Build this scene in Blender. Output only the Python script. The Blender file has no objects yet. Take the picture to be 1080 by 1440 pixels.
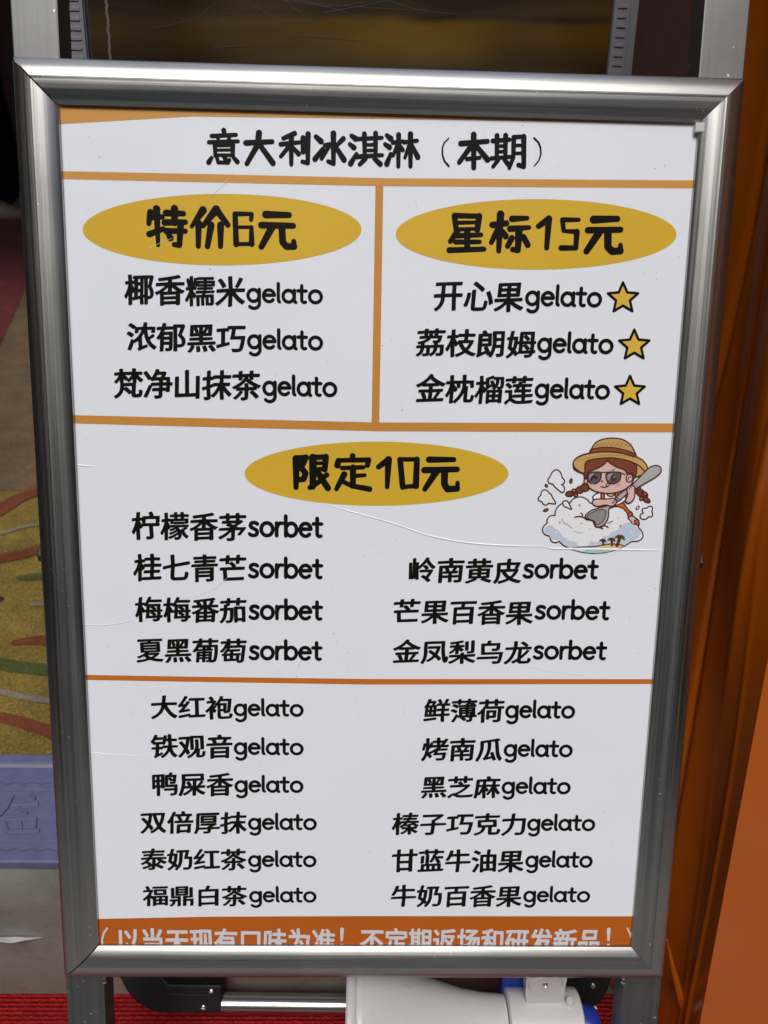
import bpy, bmesh, math, random
from mathutils import Vector, Matrix, noise
from mathutils.geometry import tessellate_polygon
random.seed(7)
SC = bpy.context.scene
COL = SC.collection

# ------------------------------------------------------------------ camera
LEAN = math.radians(20.3)                   # the board leans back
HC = 0.65                                  # height of the board's centre above the carpet
YB = 0.5247                                 # distance of the board's centre ahead of the camera
BM = Matrix(((1, 0, 0), (0, math.sin(LEAN), -math.cos(LEAN)), (0, math.cos(LEAN), math.sin(LEAN))))
R = Matrix(((0.9995896, 0.0196533, 0.0208407), (-0.0158511, 0.9854787, -0.1690575), (-0.0238606, 0.1686577, 0.9853858)))
CB = Vector((-0.00738, 0.15272, 0.61587))   # camera in board coordinates
BC = Vector((0, YB, HC))
CAM_ROT = BM @ R.transposed()
CAM_LOC = BC + BM @ CB
cd = bpy.data.cameras.new('camera')
cam = bpy.data.objects.new('camera', cd)
COL.objects.link(cam)
cam.matrix_world = Matrix.Translation(CAM_LOC) @ CAM_ROT.to_4x4()
cd.sensor_fit = 'VERTICAL'
cd.sensor_height = 36.0
cd.lens = 36.0 * 1082 / 1440
cd.clip_start = 0.02
cd.clip_end = 200
cd.dof.use_dof = True
cd.dof.focus_distance = 0.63
cd.dof.aperture_fstop = 10.0
SC.camera = cam

# ------------------------------------------------------------------ sky, sun, exposure
SUN_EL, SUN_AZ = math.radians(58), math.radians(188)
w = bpy.data.worlds.new("World")
SC.world = w
w.use_nodes = True
nt = w.node_tree
sky = nt.nodes.new('ShaderNodeTexSky')
sky.sky_type = 'NISHITA'
sky.sun_disc = False
sky.sun_elevation = SUN_EL
sky.sun_rotation = SUN_AZ
sky.air_density = 1.0
sky.dust_density = 2.0
sky.ozone_density = 1.0
nt.links.new(sky.outputs[0], nt.nodes['Background'].inputs[0])
nt.nodes['Background'].inputs[1].default_value = 0.10
sd = bpy.data.lights.new('sun', 'SUN')
sd.energy = 1.2
sd.angle = math.radians(25)
sd.color = (1.0, 0.975, 0.95)
sun = bpy.data.objects.new('sun', sd)
COL.objects.link(sun)
sdir = Vector((math.sin(SUN_AZ) * math.cos(SUN_EL), math.cos(SUN_AZ) * math.cos(SUN_EL), math.sin(SUN_EL)))
sun.rotation_euler = sdir.to_track_quat('Z', 'Y').to_euler()
SC.view_settings.view_transform = 'Standard'
SC.view_settings.look = 'None'
SC.view_settings.gamma = 1
SC.view_settings.exposure = 0.80
SC.view_settings.use_curve_mapping = False


# ------------------------------------------------------------------ helpers
def ray(px, py):
    return CAM_ROT @ Vector(((px - 540) / 1082, -(py - 720) / 1082, -1.0))


def on_y(px, py, y):
    d = ray(px, py)
    return CAM_LOC + d * ((y - CAM_LOC.y) / d.y)


def on_z(px, py, z):
    d = ray(px, py)
    return CAM_LOC + d * ((z - CAM_LOC.z) / d.z)


def at(px, py, z=0.0):
    """point of the board plane (board coordinates, metres)"""
    d = R.transposed() @ Vector(((px - 540) / 1082, -(py - 720) / 1082, -1.0))
    s = (z - CB.z) / d.z
    q = CB + d * s
    return (q.x, q.y)


class MB:
    def __init__(self):
        self.v, self.f, self.m = [], [], []

    def face(self, pts, mi=0):
        n = len(self.v)
        self.v += [tuple(p) for p in pts]
        self.f.append(tuple(range(n, n + len(pts))))
        self.m.append(mi)

    def box(self, a, b, mi=0):
        x0, y0, z0 = a
        x1, y1, z1 = b
        n = len(self.v)
        self.v += [(x0, y0, z0), (x1, y0, z0), (x1, y1, z0), (x0, y1, z0), (x0, y0, z1), (x1, y0, z1), (x1, y1, z1), (x0, y1, z1)]
        for q in ((0, 3, 2, 1), (4, 5, 6, 7), (0, 1, 5, 4), (1, 2, 6, 5), (2, 3, 7, 6), (3, 0, 4, 7)):
            self.f.append(tuple(n + i for i in q))
            self.m.append(mi)

    def grid(self, fn, nu, nv, mi=0):
        n = len(self.v)
        for j in range(nv + 1):
            for i in range(nu + 1):
                self.v.append(tuple(fn(i / nu, j / nv)))
        for j in range(nv):
            for i in range(nu):
                a = n + j * (nu + 1) + i
                self.f.append((a, a + 1, a + nu + 2, a + nu + 1))
                self.m.append(mi)

    def lathe(self, prof, axis_m, seg=48, mi=0, cap=False):
        """prof: (radius, along) list; axis_m: 4x4 whose Z is the axis"""
        n = len(self.v)
        for r, h in prof:
            for k in range(seg):
                a = 2 * math.pi * k / seg
                self.v.append(tuple(axis_m @ Vector((r * math.cos(a), r * math.sin(a), h))))
        for i in range(len(prof) - 1):
            for k in range(seg):
                k2 = (k + 1) % seg
                self.f.append((n + i * seg + k, n + i * seg + k2, n + (i + 1) * seg + k2, n + (i + 1) * seg + k))
                self.m.append(mi)
        if cap:
            self.f.append(tuple(n + k for k in range(seg))[::-1])
            self.f.append(tuple(n + (len(prof) - 1) * seg + k for k in range(seg)))
            self.m += [mi, mi]

    def tube(self, pts, r, seg=10, mi=0):
        pts = [Vector(p) for p in pts]
        n = len(self.v)
        for i, p in enumerate(pts):
            d = (pts[min(i + 1, len(pts) - 1)] - pts[max(i - 1, 0)]).normalized()
            u = d.orthogonal().normalized() if i == 0 else (u - d * u.dot(d)).normalized()
            q = d.cross(u)
            rr = r[i] if isinstance(r, (list, tuple)) else r
            for k in range(seg):
                a = 2 * math.pi * k / seg
                self.v.append(tuple(p + (u * math.cos(a) + q * math.sin(a)) * rr))
        for i in range(len(pts) - 1):
            for k in range(seg):
                k2 = (k + 1) % seg
                self.f.append((n + i * seg + k, n + i * seg + k2, n + (i + 1) * seg + k2, n + (i + 1) * seg + k))
                self.m.append(mi)
        self.f.append(tuple(n + k for k in range(seg))[::-1])
        self.f.append(tuple(n + (len(pts) - 1) * seg + k for k in range(seg)))
        self.m += [mi, mi]

    # --- flat print pieces (board coordinates) -------------------------------
    def stroke(self, pts, w0, w1=None, z=0.0, mi=0, closed=False, ncap=10):
        """brush line through 2D points, round ends, width from w0 to w1"""
        if w1 is None:
            w1 = w0
        P2 = [Vector(p) for p in pts]
        if closed:
            P2 = P2 + [P2[0]]
        L = [0.0]
        for a, b in zip(P2, P2[1:]):
            L.append(L[-1] + (b - a).length)
        T = L[-1] or 1
        W = [w0 + (w1 - w0) * l / T for l in L]
        for i, (a, b) in enumerate(zip(P2, P2[1:])):
            d = b - a
            if d.length < 1e-7:
                continue
            nn = Vector((-d.y, d.x)).normalized()
            zz = z + random.random() * 2e-5
            self.face([(*(a - nn * W[i] / 2), zz), (*(b - nn * W[i + 1] / 2), zz), (*(b + nn * W[i + 1] / 2), zz), (*(a + nn * W[i] / 2), zz)], mi)
        for p, ww in zip(P2, W):
            zz = z + 2.2e-5 + random.random() * 2e-5
            self.face([(p.x + ww / 2 * math.cos(2 * math.pi * k / ncap), p.y + ww / 2 * math.sin(2 * math.pi * k / ncap), zz) for k in range(ncap)], mi)

    def poly(self, pts, z=0.0, mi=0):
        pts3 = [Vector((p[0], p[1], 0)) for p in pts]
        n = len(self.v)
        self.v += [(p.x, p.y, z) for p in pts3]
        for t in tessellate_polygon([pts3]):
            a, b, c = (pts3[i] for i in t)
            if (b - a).cross(c - a).z < 0:
                t = (t[0], t[2], t[1])
            self.f.append(tuple(n + i for i in t))
            self.m.append(mi)

    def build(self, name, mats, parent=None, smooth=False, off=(0, 0, 0), bevel=0, sharp=40):
        me = bpy.data.meshes.new(name)
        me.from_pydata([(a + off[0], b + off[1], c + off[2]) for a, b, c in self.v], [], self.f)
        if not isinstance(mats, (list, tuple)):
            mats = [mats]
        for m in mats:
            me.materials.append(m)
        me.polygons.foreach_set('material_index', self.m)
        me.update()
        if smooth:
            bm = bmesh.new()
            bm.from_mesh(me)
            bmesh.ops.remove_doubles(bm, verts=bm.verts, dist=1e-6)
            bm.to_mesh(me)
            bm.free()
            me.polygons.foreach_set('use_smooth', [True] * len(me.polygons))
            me.set_sharp_from_angle(angle=math.radians(sharp))
        o = bpy.data.objects.new(name, me)
        COL.objects.link(o)
        if parent:
            o.parent = parent
        if bevel:
            md = o.modifiers.new('bevel', 'BEVEL')
            md.width = bevel
            md.segments = 2
            md.limit_method = 'ANGLE'
        return o


def thing(name, label, cat, loc=(0, 0, 0), group=None, rot=None):
    o = bpy.data.objects.new(name, None)
    o.empty_display_size = 0.05
    COL.objects.link(o)
    if rot:
        o.matrix_world = Matrix.Translation(loc) @ rot.to_4x4()
    else:
        o.location = loc
    return tag(o, label, cat, group)


def tag(o, label, cat, group=None):
    o['label'] = label
    o['category'] = cat
    if group:
        o['group'] = group
    return o


def structure(o):
    o['kind'] = 'structure'
    return o


def smooth_line(pts, n=6, closed=False):
    P2 = [Vector(p) for p in pts]
    out = []
    N = len(P2)
    rng = range(N if closed else N - 1)
    for i in rng:
        if closed:
            p0, p1, p2, p3 = (P2[(i + k) % N] for k in (-1, 0, 1, 2))
        else:
            p0, p1, p2, p3 = P2[max(i - 1, 0)], P2[i], P2[i + 1], P2[min(i + 2, N - 1)]
        for k in range(n):
            t = k / n
            out.append(0.5 * ((2 * p1) + (p2 - p0) * t + (2 * p0 - 5 * p1 + 4 * p2 - p3) * t * t + (3 * p1 - p0 - 3 * p2 + p3) * t ** 3))
    if not closed:
        out.append(P2[-1])
    return out


# ------------------------------------------------------------------ materials
class Mat:
    def __init__(self, name, col=(0.5, 0.5, 0.5), rough=0.5, metal=0.0, spec=0.5):
        self.m = bpy.data.materials.new(name)
        self.m.use_nodes = True
        self.t = self.m.node_tree
        self.b = self.t.nodes['Principled BSDF']
        self.set('Base Color', (*col, 1))
        self.set('Roughness', rough)
        self.set('Metallic', metal)
        self.set('Specular IOR Level', spec)

    def set(self, k, v):
        self.b.inputs[k].default_value = v

    def new(self, t, **kw):
        n = self.t.nodes.new(t)
        for k, v in kw.items():
            setattr(n, k, v)
        return n

    def link(self, a, b):
        self.t.links.new(a, b)

    def coords(self, scale=(1, 1, 1), rot=(0, 0, 0)):
        tc = self.new('ShaderNodeTexCoord')
        mp = self.new('ShaderNodeMapping')
        mp.inputs['Scale'].default_value = scale
        mp.inputs['Rotation'].default_value = rot
        self.link(tc.outputs['Object'], mp.inputs['Vector'])
        return mp.outputs[0]

    def noise(self, vec, scale, detail=4, rough=0.6, dist=0.0):
        n = self.new('ShaderNodeTexNoise')
        n.inputs['Scale'].default_value = scale
        n.inputs['Detail'].default_value = detail
        n.inputs['Roughness'].default_value = rough
        n.inputs['Distortion'].default_value = dist
        self.link(vec, n.inputs['Vector'])
        return n.outputs['Fac']

    def ramp(self, fac, stops):
        r = self.new('ShaderNodeValToRGB')
        e = r.color_ramp.elements
        while len(e) < len(stops):
            e.new(0.5)
        for el, (p, c) in zip(e, stops):
            el.position = p
            el.color = (*c, 1) if len(c) == 3 else c
        self.link(fac, r.inputs[0])
        return r.outputs[0]

    def mix(self, fac, a, b):
        n = self.new('ShaderNodeMix', data_type='RGBA')
        for s, v in ((n.inputs[0], fac), (n.inputs[6], a), (n.inputs[7], b)):
            if hasattr(v, 'links'):
                self.link(v, s)
            else:
                s.default_value = v if isinstance(v, (int, float)) else (*v, 1)
        return n.outputs[2]

    def map(self, fac, lo, hi, a=0.0, b=1.0):
        n = self.new('ShaderNodeMapRange')
        n.inputs[1].default_value = a
        n.inputs[2].default_value = b
        n.inputs[3].default_value = lo
        n.inputs[4].default_value = hi
        self.link(fac, n.inputs[0])
        return n.outputs[0]

    def bump(self, fac, strength=0.3, dist=0.001):
        n = self.new('ShaderNodeBump')
        n.inputs['Strength'].default_value = strength
        n.inputs['Distance'].default_value = dist
        self.link(fac, n.inputs['Height'])
        self.link(n.outputs[0], self.b.inputs['Normal'])

    def to(self, sock, key):
        self.link(sock, self.b.inputs[key])


def metal_mat(name, along, col=(0.52, 0.53, 0.51), rough=0.3):
    M = Mat(name, col, rough, 1.0)
    sc = {'x': (1.2, 330, 330), 'y': (330, 1.2, 330)}[along]
    f = M.noise(M.coords(sc), 1.0, 5, 0.75)
    smudge = M.noise(M.coords((9, 9, 9)), 1.0, 4, 0.6, 0.5)
    M.to(M.map(f, rough - 0.07, rough + 0.12, 0.3, 0.7), 'Roughness')
    streak = M.map(f, 0.84, 1.08, 0.3, 0.7)
    base = M.mix(M.map(smudge, 0, 1, 0.35, 0.75), col, tuple(c * 0.80 for c in col))
    # small nicks and scratches
    sp = M.noise(M.coords((300, 240, 300), (0.2, 0.3, 0.7)), 1.0, 2, 0.5)
    clump = M.noise(M.coords((26, 26, 26)), 1.0, 2, 0.5)
    mul = M.new('ShaderNodeMath', operation='MULTIPLY')
    M.link(M.map(sp, 0, 1, 0.70, 0.74), mul.inputs[0])
    M.link(M.map(clump, 0, 1, 0.54, 0.62), mul.inputs[1])
    hs = M.new('ShaderNodeHueSaturation')
    M.link(base, hs.inputs['Color'])
    M.link(streak, hs.inputs['Value'])
    M.to(M.mix(mul.outputs[0], hs.outputs[0], (0.9, 0.9, 0.88)), 'Base Color')
    M.bump(f, 0.22, 0.0004)
    return M.m


RAIL_X = metal_mat('brushed_aluminium_across', 'x', (0.46, 0.457, 0.42), 0.33)
RAIL_Y = metal_mat('brushed_aluminium_upright', 'y', (0.46, 0.457, 0.42), 0.33)
POST = metal_mat('dull_aluminium_post', 'y', (0.215, 0.22, 0.212), 0.5)


def poster_mat(name, col, rough=0.32, var=0.03, spec=0.2):
    M = Mat(name, col, rough, 0, spec)
    v = M.coords()
    n = M.noise(v, 7.0, 3, 0.5)
    M.to(M.mix(M.map(n, 0, 1, 0.3, 0.7), tuple(c * (1 - var) for c in col), tuple(min(1, c * (1 + var)) for c in col)), 'Base Color')
    if name == 'white_poster_paper':
        sp = M.noise(M.coords((420, 420, 420)), 1.0, 1, 0.4)
        cl_ = M.noise(M.coords((11, 11, 11)), 1.0, 2, 0.5)
        mu = M.new('ShaderNodeMath', operation='MULTIPLY')
        M.link(M.map(sp, 0, 0.8, 0.762, 0.785), mu.inputs[0])
        M.link(M.map(cl_, 0, 1, 0.50, 0.58), mu.inputs[1])
        src = M.b.inputs['Base Color'].links[0].from_socket
        M.to(M.mix(mu.outputs[0], src, (0.25, 0.24, 0.23)), 'Base Color')
    b = M.noise(M.coords((1, 1, 1)), 9.0, 3, 0.5, 0.4)
    M.bump(b, 0.25, 0.004)
    return M.m


PAPER = poster_mat('white_poster_paper', (0.775, 0.80, 0.83), 0.34, 0.012)
INK = poster_mat('black_print', (0.008, 0.007, 0.005), 0.42, 0.03, 0.08)
OVAL = poster_mat('mustard_print', (0.65, 0.41, 0.034), 0.36)
LINE_A = poster_mat('light_orange_print', (0.60, 0.30, 0.07), 0.36)
LINE_B = poster_mat('orange_print', (0.56, 0.25, 0.05), 0.36)
LINE_C = poster_mat('deep_orange_print', (0.54, 0.155, 0.022), 0.36)
BANNER = poster_mat('rust_orange_print', (0.46, 0.105, 0.010), 0.36)
BTEXT = poster_mat('pale_print', (0.62, 0.62, 0.64), 0.36)
STAR = poster_mat('star_yellow_print', (0.70, 0.45, 0.06), 0.36)
CREASE = Mat('creased_paper', (0.9, 0.9, 0.92), 0.25).m
P_OUT = poster_mat('brown_outline_print', (0.10, 0.030, 0.018), 0.4)
P_SKIN = poster_mat('skin_print', (0.70, 0.47, 0.43), 0.4)
P_BLUSH = poster_mat('blush_print', (0.70, 0.33, 0.33), 0.4)
P_HAIR = poster_mat('hair_print', (0.20, 0.055, 0.028), 0.4)
P_STRAW = poster_mat('straw_print', (0.56, 0.34, 0.12), 0.4)
P_STRAWD = poster_mat('dark_straw_print', (0.40, 0.22, 0.06), 0.4)
P_BAND = poster_mat('hat_band_print', (0.28, 0.075, 0.025), 0.4)
P_ORANGE = poster_mat('dungaree_print', (0.55, 0.15, 0.03), 0.4)
P_GREY = poster_mat('spoon_print', (0.42, 0.40, 0.40), 0.4)
P_GREYD = poster_mat('dark_spoon_print', (0.27, 0.255, 0.25), 0.4)
P_LENS = poster_mat('lens_print', (0.10, 0.105, 0.10), 0.4)
P_LENSL = poster_mat('lens_shine_print', (0.28, 0.29, 0.28), 0.4)
P_CLOUD = poster_mat('cloud_print', (0.80, 0.80, 0.80), 0.4)
P_CLOUDB = poster_mat('blue_cloud_print', (0.52, 0.60, 0.69), 0.4)
P_SEA = poster_mat('sea_print', (0.36, 0.58, 0.58), 0.4)
P_SAND = poster_mat('sand_print', (0.72, 0.55, 0.25), 0.4)
P_LEAF = poster_mat('palm_print', (0.16, 0.17, 0.035), 0.4)
P_WHITE = poster_mat('white_print', (0.86, 0.86, 0.86), 0.4)

# ------------------------------------------------------------------ setting: carpeted floor and stone step
RISER_Y = on_z(60, 1400, 0).y
STEP_H = on_y(30, 1214, RISER_Y).z - 0.012

M = Mat('red_ribbed_carpet', (0.30, 0.012, 0.012), 0.95, 0, 0.1)
v = M.coords()
wv = M.new('ShaderNodeTexWave', wave_type='BANDS', bands_direction='Y')
wv.inputs['Scale'].default_value = 62
wv.inputs['Distortion'].default_value = 3.5
wv.inputs['Detail'].default_value = 3
wv.inputs['Detail Scale'].default_value = 4
M.link(v, wv.inputs['Vector'])
n1 = M.noise(v, 420, 3, 0.7)
ad = M.new('ShaderNodeMath', operation='MULTIPLY_ADD')
M.link(n1, ad.inputs[0])
ad.inputs[1].default_value = 0.9
M.link(wv.outputs['Fac'], ad.inputs[2])
M.to(M.mix(M.map(ad.outputs[0], 0, 1, 0.3, 1.5), (0.14, 0.005, 0.007), (0.44, 0.019, 0.019)), 'Base Color')
M.bump(ad.outputs[0], 0.9, 0.003)
CARPET = M.m
M = Mat('grey_paving', (0.2, 0.2, 0.2), 0.8, 0, 0.2)
v = M.coords()
bt = M.new('ShaderNodeTexBrick')
bt.inputs['Scale'].default_value = 1.6
bt.inputs['Mortar Size'].default_value = 0.012
bt.inputs['Color1'].default_value = (0.42, 0.415, 0.40, 1)
bt.inputs['Color2'].default_value = (0.47, 0.465, 0.45, 1)
bt.inputs['Mortar'].default_value = (0.08, 0.08, 0.08, 1)
M.link(v, bt.inputs['Vector'])
M.to(M.mix(M.map(M.noise(v, 5, 5), 0, 0.5, 0.35, 0.7), bt.outputs['Color'], (0.24, 0.235, 0.225)), 'Base Color')
g = MB()
g.grid(lambda u, t: (-30 + 60 * u, -30 + 60 * t, 0), 4, 4)
structure(g.build('ground', M.m))
g = MB()
g.grid(lambda u, t: (-1.5 + 3.2 * u, 0.20 + (RISER_Y - 0.20) * t, 0.004), 8, 4)
structure(g.build('carpet', CARPET))

M = Mat('grey_film_covered_stone', (0.25, 0.235, 0.20), 0.22, 0, 0.6)
v = M.coords()
n1 = M.noise(v, 7, 6, 0.65, 0.6)
n2 = M.noise(v, 34, 5, 0.7)
c = M.mix(M.map(n1, 0, 1, 0.3, 0.72), (0.155, 0.155, 0.130), (0.27, 0.27, 0.235))
M.to(M.mix(M.map(n2, 0, 1, 0.66, 0.76), c, (0.06, 0.05, 0.04)), 'Base Color')
M.to(M.map(n1, 0.2, 0.45, 0.3, 0.7), 'Roughness')
M.bump(n1, 0.3, 0.01)
STONE = M.m
g = MB()


def step_pt(u, t):
    """front of the step: slightly bulging riser, rounded nosing, long tread"""
    x = -3.5 + 3.73 * u
    prof = [(0.0, -0.004), (0.0, 0.05), (-0.001, 0.085), (0.0, 0.125), (0.003, 0.165), (0.006, STEP_H - 0.012),
            (0.009, STEP_H - 0.004), (0.017, STEP_H), (0.4, STEP_H), (1.5, STEP_H), (5.6, STEP_H)]
    k = t * (len(prof) - 1)
    i = min(int(k), len(prof) - 2)
    f = k - i
    a, b = prof[i], prof[i + 1]
    return (x, RISER_Y + a[0] + (b[0] - a[0]) * f, a[1] + (b[1] - a[1]) * f)


g.grid(step_pt, 140, 10)
structure(g.build('step', STONE, smooth=True, sharp=60))

# pale film curl added to carry the bright glare on the riser
M = Mat('pale_glare_film', (0.62, 0.62, 0.60), 0.08, 0, 0.9)
M.bump(M.noise(M.coords((14, 60, 60)), 1.0, 4, 0.6), 0.4, 0.004)
GLARE_FILM = M.m
fs = thing('glare_strip', 'pale film curl added for the glare on the grey step riser left of the sign', 'plastic film', on_y(20, 1312, RISER_Y))
fb = fs.location
g = MB()
ft = on_y(64, 1316, RISER_Y)
fl = on_y(-60, 1309, RISER_Y)


def glare_pt(u, t):
    x = fl.x + (ft.x - fl.x) * u
    h = 0.011 * min(1, (1 - u) * 2.2 + 0.02) * (0.85 + 0.15 * math.sin(u * 17))
    a = t * math.pi * 0.62
    zc = fl.z + (ft.z - fl.z) * u
    return (x - fb.x, RISER_Y - 0.0015 - 0.010 * math.sin(a) * min(1, (1 - u) * 3) - fb.y, zc + h * (t - 0.5) - fb.z)


g.grid(glare_pt, 40, 8)
g.build('glare_curl', GLARE_FILM, fs, smooth=True)

# ------------------------------------------------------------------ dark tent added around the sign to block light and darken reflections
BLOCKER_CANVAS = Mat('dark_blocker_canvas', (0.035, 0.012, 0.010), 0.8, 0, 0.2)
BLOCKER_CANVAS.bump(BLOCKER_CANVAS.noise(BLOCKER_CANVAS.coords((3, 3, 0.6)), 2.0, 4), 0.6, 0.03)
BLOCKER_CANVAS = BLOCKER_CANVAS.m
added_tent = thing('blocker_tent', 'dark canvas tent added around the sign to darken light and reflections', 'added_tent', (0, 0, 0))


def blocker_curtain(name, a, b, z0, z1, th=0.004):
    a, b = Vector(a), Vector(b)
    n_ = Vector((-(b - a).y, (b - a).x)).normalized()
    L_ = (b - a).length
    g = MB()
    f_ = lambda u, t, s_: (*(a + (b - a) * u + n_ * (0.03 * math.sin(u * L_ * 9) + 0.015 * math.sin(u * L_ * 23 + 1) + s_)), z0 + (z1 - z0) * t)
    g.grid(lambda u, t: f_(u, t, 0), int(L_ * 24), 6)
    g.grid(lambda u, t: f_(1 - u, t, th), int(L_ * 24), 6)
    return g.build(name, BLOCKER_CANVAS, added_tent, smooth=True)


blocker_curtain('side_blocker', (-1.6, -2.4), (-1.6, 1.5), 0.02, 3.0)
blocker_curtain('side_blocker', (1.35, -1.6), (1.35, 5.4), 0.02, 2.5)
blocker_curtain('rear_shade_curtain', (0.40, 1.42), (1.32, 1.42), 0.02, 2.3)  # dark sheet added to fill the shaded gap beside the case
blocker_curtain('back_blocker', (-4.5, 5.4), (1.35, 5.4), STEP_H, 2.5)
g = MB()
g.box((-4.5, 1.7, 2.3), (1.4, 5.5, 2.32))
g.build('added_roof', BLOCKER_CANVAS, added_tent)

# building added unseen behind the photographer to darken the rail reflections
M = Mat('added_building_render', (0.22, 0.21, 0.19), 0.85, 0, 0.2)
M.bump(M.noise(M.coords(), 12, 5), 0.4, 0.01)
bw_ = thing('added_building', 'plain grey brown building added unseen across the lane to darken reflections in the sign', 'added_building', (0, -3.6, 0))
g = MB()
g.box((-5, -0.4, 0), (5, 0, 4.2))
g.build('added_wall', M.m, bw_)
g = MB()
g.box((-5.1, -0.5, 4.2), (5.1, 0.12, 4.4))
g.build('added_roof', M.m, bw_)
for k in range(3):
    g = MB()
    g.box((-3.4 + 2.9 * k, 0.003, 1.2), (-2.4 + 2.9 * k, 0.03, 2.6))
    g.build('added_window', Mat('added_building_glass', (0.02, 0.02, 0.022), 0.1).m, bw_)

# ------------------------------------------------------------------ printed mat lying on the step
MZ = STEP_H + 0.010


def mat_material(name, a, b, grain=260):
    M = Mat(name, a, 0.8, 0, 0.3)
    v = M.coords()
    n1 = M.noise(v, grain, 4, 0.75)
    n2 = M.noise(v, 14, 4, 0.6)
    c = M.mix(M.map(n1, 0, 1, 0.35, 0.7), a, b)
    hs = M.new('ShaderNodeHueSaturation')
    M.link(c, hs.inputs['Color'])
    M.link(M.map(n2, 0.72, 1.2, 0.3, 0.7), hs.inputs['Value'])
    M.to(hs.outputs[0], 'Base Color')
    M.bump(n1, 0.9, 0.006)
    return M.m


MAT_Y = mat_material('yellow_coil_mat', (0.15, 0.105, 0.020), (0.42, 0.30, 0.066))
MAT_T = mat_material('tan_coil_mat', (0.12, 0.075, 0.036), (0.26, 0.175, 0.095), 200)
MAT_R = mat_material('red_coil_mat', (0.13, 0.022, 0.018), (0.23, 0.05, 0.04))
MAT_S = mat_material('rust_coil_mat', (0.17, 0.045, 0.018), (0.30, 0.085, 0.035))
MAT_G = mat_material('green_coil_mat', (0.06, 0.075, 0.018), (0.14, 0.16, 0.04))
MAT_W = mat_material('grey_coil_mat', (0.22, 0.20, 0.14), (0.38, 0.34, 0.26))
M = Mat('lavender_rubber', (0.145, 0.15, 0.235), 0.42, 0, 0.4)
n1 = M.noise(M.coords(), 60, 4, 0.6)
M.to(M.mix(M.map(n1, 0, 1, 0.3, 0.75), (0.105, 0.115, 0.22), (0.14, 0.15, 0.265)), 'Base Color')
M.bump(M.noise(M.coords(), 500, 2, 0.5), 0.15, 0.0005)
RUBBER = M.m
RUBBER_SHADE = Mat('lavender_rubber_shade', (0.085, 0.088, 0.135), 0.5).m
RUBBER_L = Mat('worn_grey_rubber', (0.24, 0.24, 0.28), 0.45).m

near = on_z(30, 1214, MZ).y
inner = on_z(30, 1078, MZ).y
inner2 = on_z(30, 1064, MZ).y
far = on_z(30, 296, MZ).y
MX0, MX1 = -1.6, -0.235
mt = thing('floor_mat', 'yellow and tan printed coil mat with lavender rubber border, lying on the step', 'mat', (-0.6, near, STEP_H))
mo = (0.6, -near, -STEP_H)
g = MB()
g.box((MX0, inner2, STEP_H), (MX1, far, MZ - 0.001))
g.build('coil_pile', MAT_Y, mt, off=mo)


def mat_patch(name, mat, px, lift):
    g = MB()
    pts = [on_z(x, y, MZ) for x, y in px]
    g.poly([(p.x, p.y) for p in pts], MZ + lift)
    return g.build(name, mat, mt, off=mo)


def mat_stripe(name, mat, px, w0, w1, lift=0.0012):
    g = MB()
    pts = [on_z(x, y, MZ) for x, y in px]
    pts = smooth_line([(p.x, p.y) for p in pts], 8)
    pts = [p for a, b in zip(pts, pts[1:]) for p in (a, a.lerp(b, .25), a.lerp(b, .5), a.lerp(b, .75))]
    pts = [p + Vector((0, random.uniform(-.0012, .0012))) for p in pts]
    g.stroke(pts, w0, w1, MZ + lift, ncap=7)
    return g.build(name, mat, mt, off=mo)


tan_e = on_z(30, 690, MZ).y
g = MB()
g.box((MX0 + .004, tan_e, MZ - 0.004), (MX1 - .004, far - .004, MZ + 0.0005))
g.build('tan_field', MAT_T, mt, off=mo)
mat_patch('red_field', MAT_R, [(-420, 298), (52, 298), (60, 350), (38, 402), (26, 430), (14, 455), (0, 488), (-60, 560), (-420, 640)], 0.002)
mat_stripe('printed_stripe', MAT_S, [(-90, 745), (-40, 738), (0, 717), (25, 702), (50, 693), (80, 688)], 0.05, 0.03)
mat_stripe('printed_stripe', MAT_W, [(-60, 764), (0, 751), (30, 742), (60, 737), (90, 734)], 0.010, 0.008)
mat_stripe('printed_stripe', MAT_S, [(-60, 792), (0, 786), (30, 780), (60, 771), (90, 760)], 0.026, 0.032)
mat_stripe('printed_stripe', MAT_G, [(28, 813), (45, 812), (66, 810), (100, 803)], 0.012, 0.03)
mat_stripe('printed_stripe', MAT_W, [(45, 850), (60, 850), (95, 848)], 0.008, 0.014)
mat_stripe('printed_stripe', MAT_S, [(22, 904), (45, 901), (70, 902), (110, 905)], 0.012, 0.03)
mat_stripe('printed_stripe', MAT_G, [(-60, 926), (0, 934), (40, 940), (72, 943), (120, 950)], 0.022, 0.024)
mat_stripe('printed_stripe', MAT_W, [(-60, 966), (0, 973), (35, 981), (75, 987), (120, 995)], 0.008, 0.011)
mat_stripe('printed_stripe', MAT_S, [(-60, 1000), (0, 1009), (35, 1018), (75, 1031), (120, 1046)], 0.014, 0.022)
mat_stripe('printed_stripe', mat_material('dark_coil_mat', (0.03, 0.025, 0.012), (0.06, 0.05, 0.03)), [(-22, 842), (-10, 842), (0, 843)], 0.016, 0.012)

bd = MB()
bd.box((MX0 - .02, near, STEP_H + 0.0005), (MX1 + .02, inner, MZ + 0.002))
bd.box((MX0 - .02, inner + .0005, STEP_H + 0.0005), (MX1 + .02, inner2, MZ + 0.005))
border = bd.build('rubber_border', RUBBER, mt, off=mo, bevel=0.002)
BZ = MZ + 0.002


def emboss(name, lines, r, mat):
    g = MB()
    for px in lines:
        pts = [on_z(x, y, BZ) for x, y in px]
        g.tube([(p.x, p.y, BZ + 0.0003) for p in pts], r, 6)
    return g.build(name, mat, border, smooth=True, off=mo)


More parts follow.
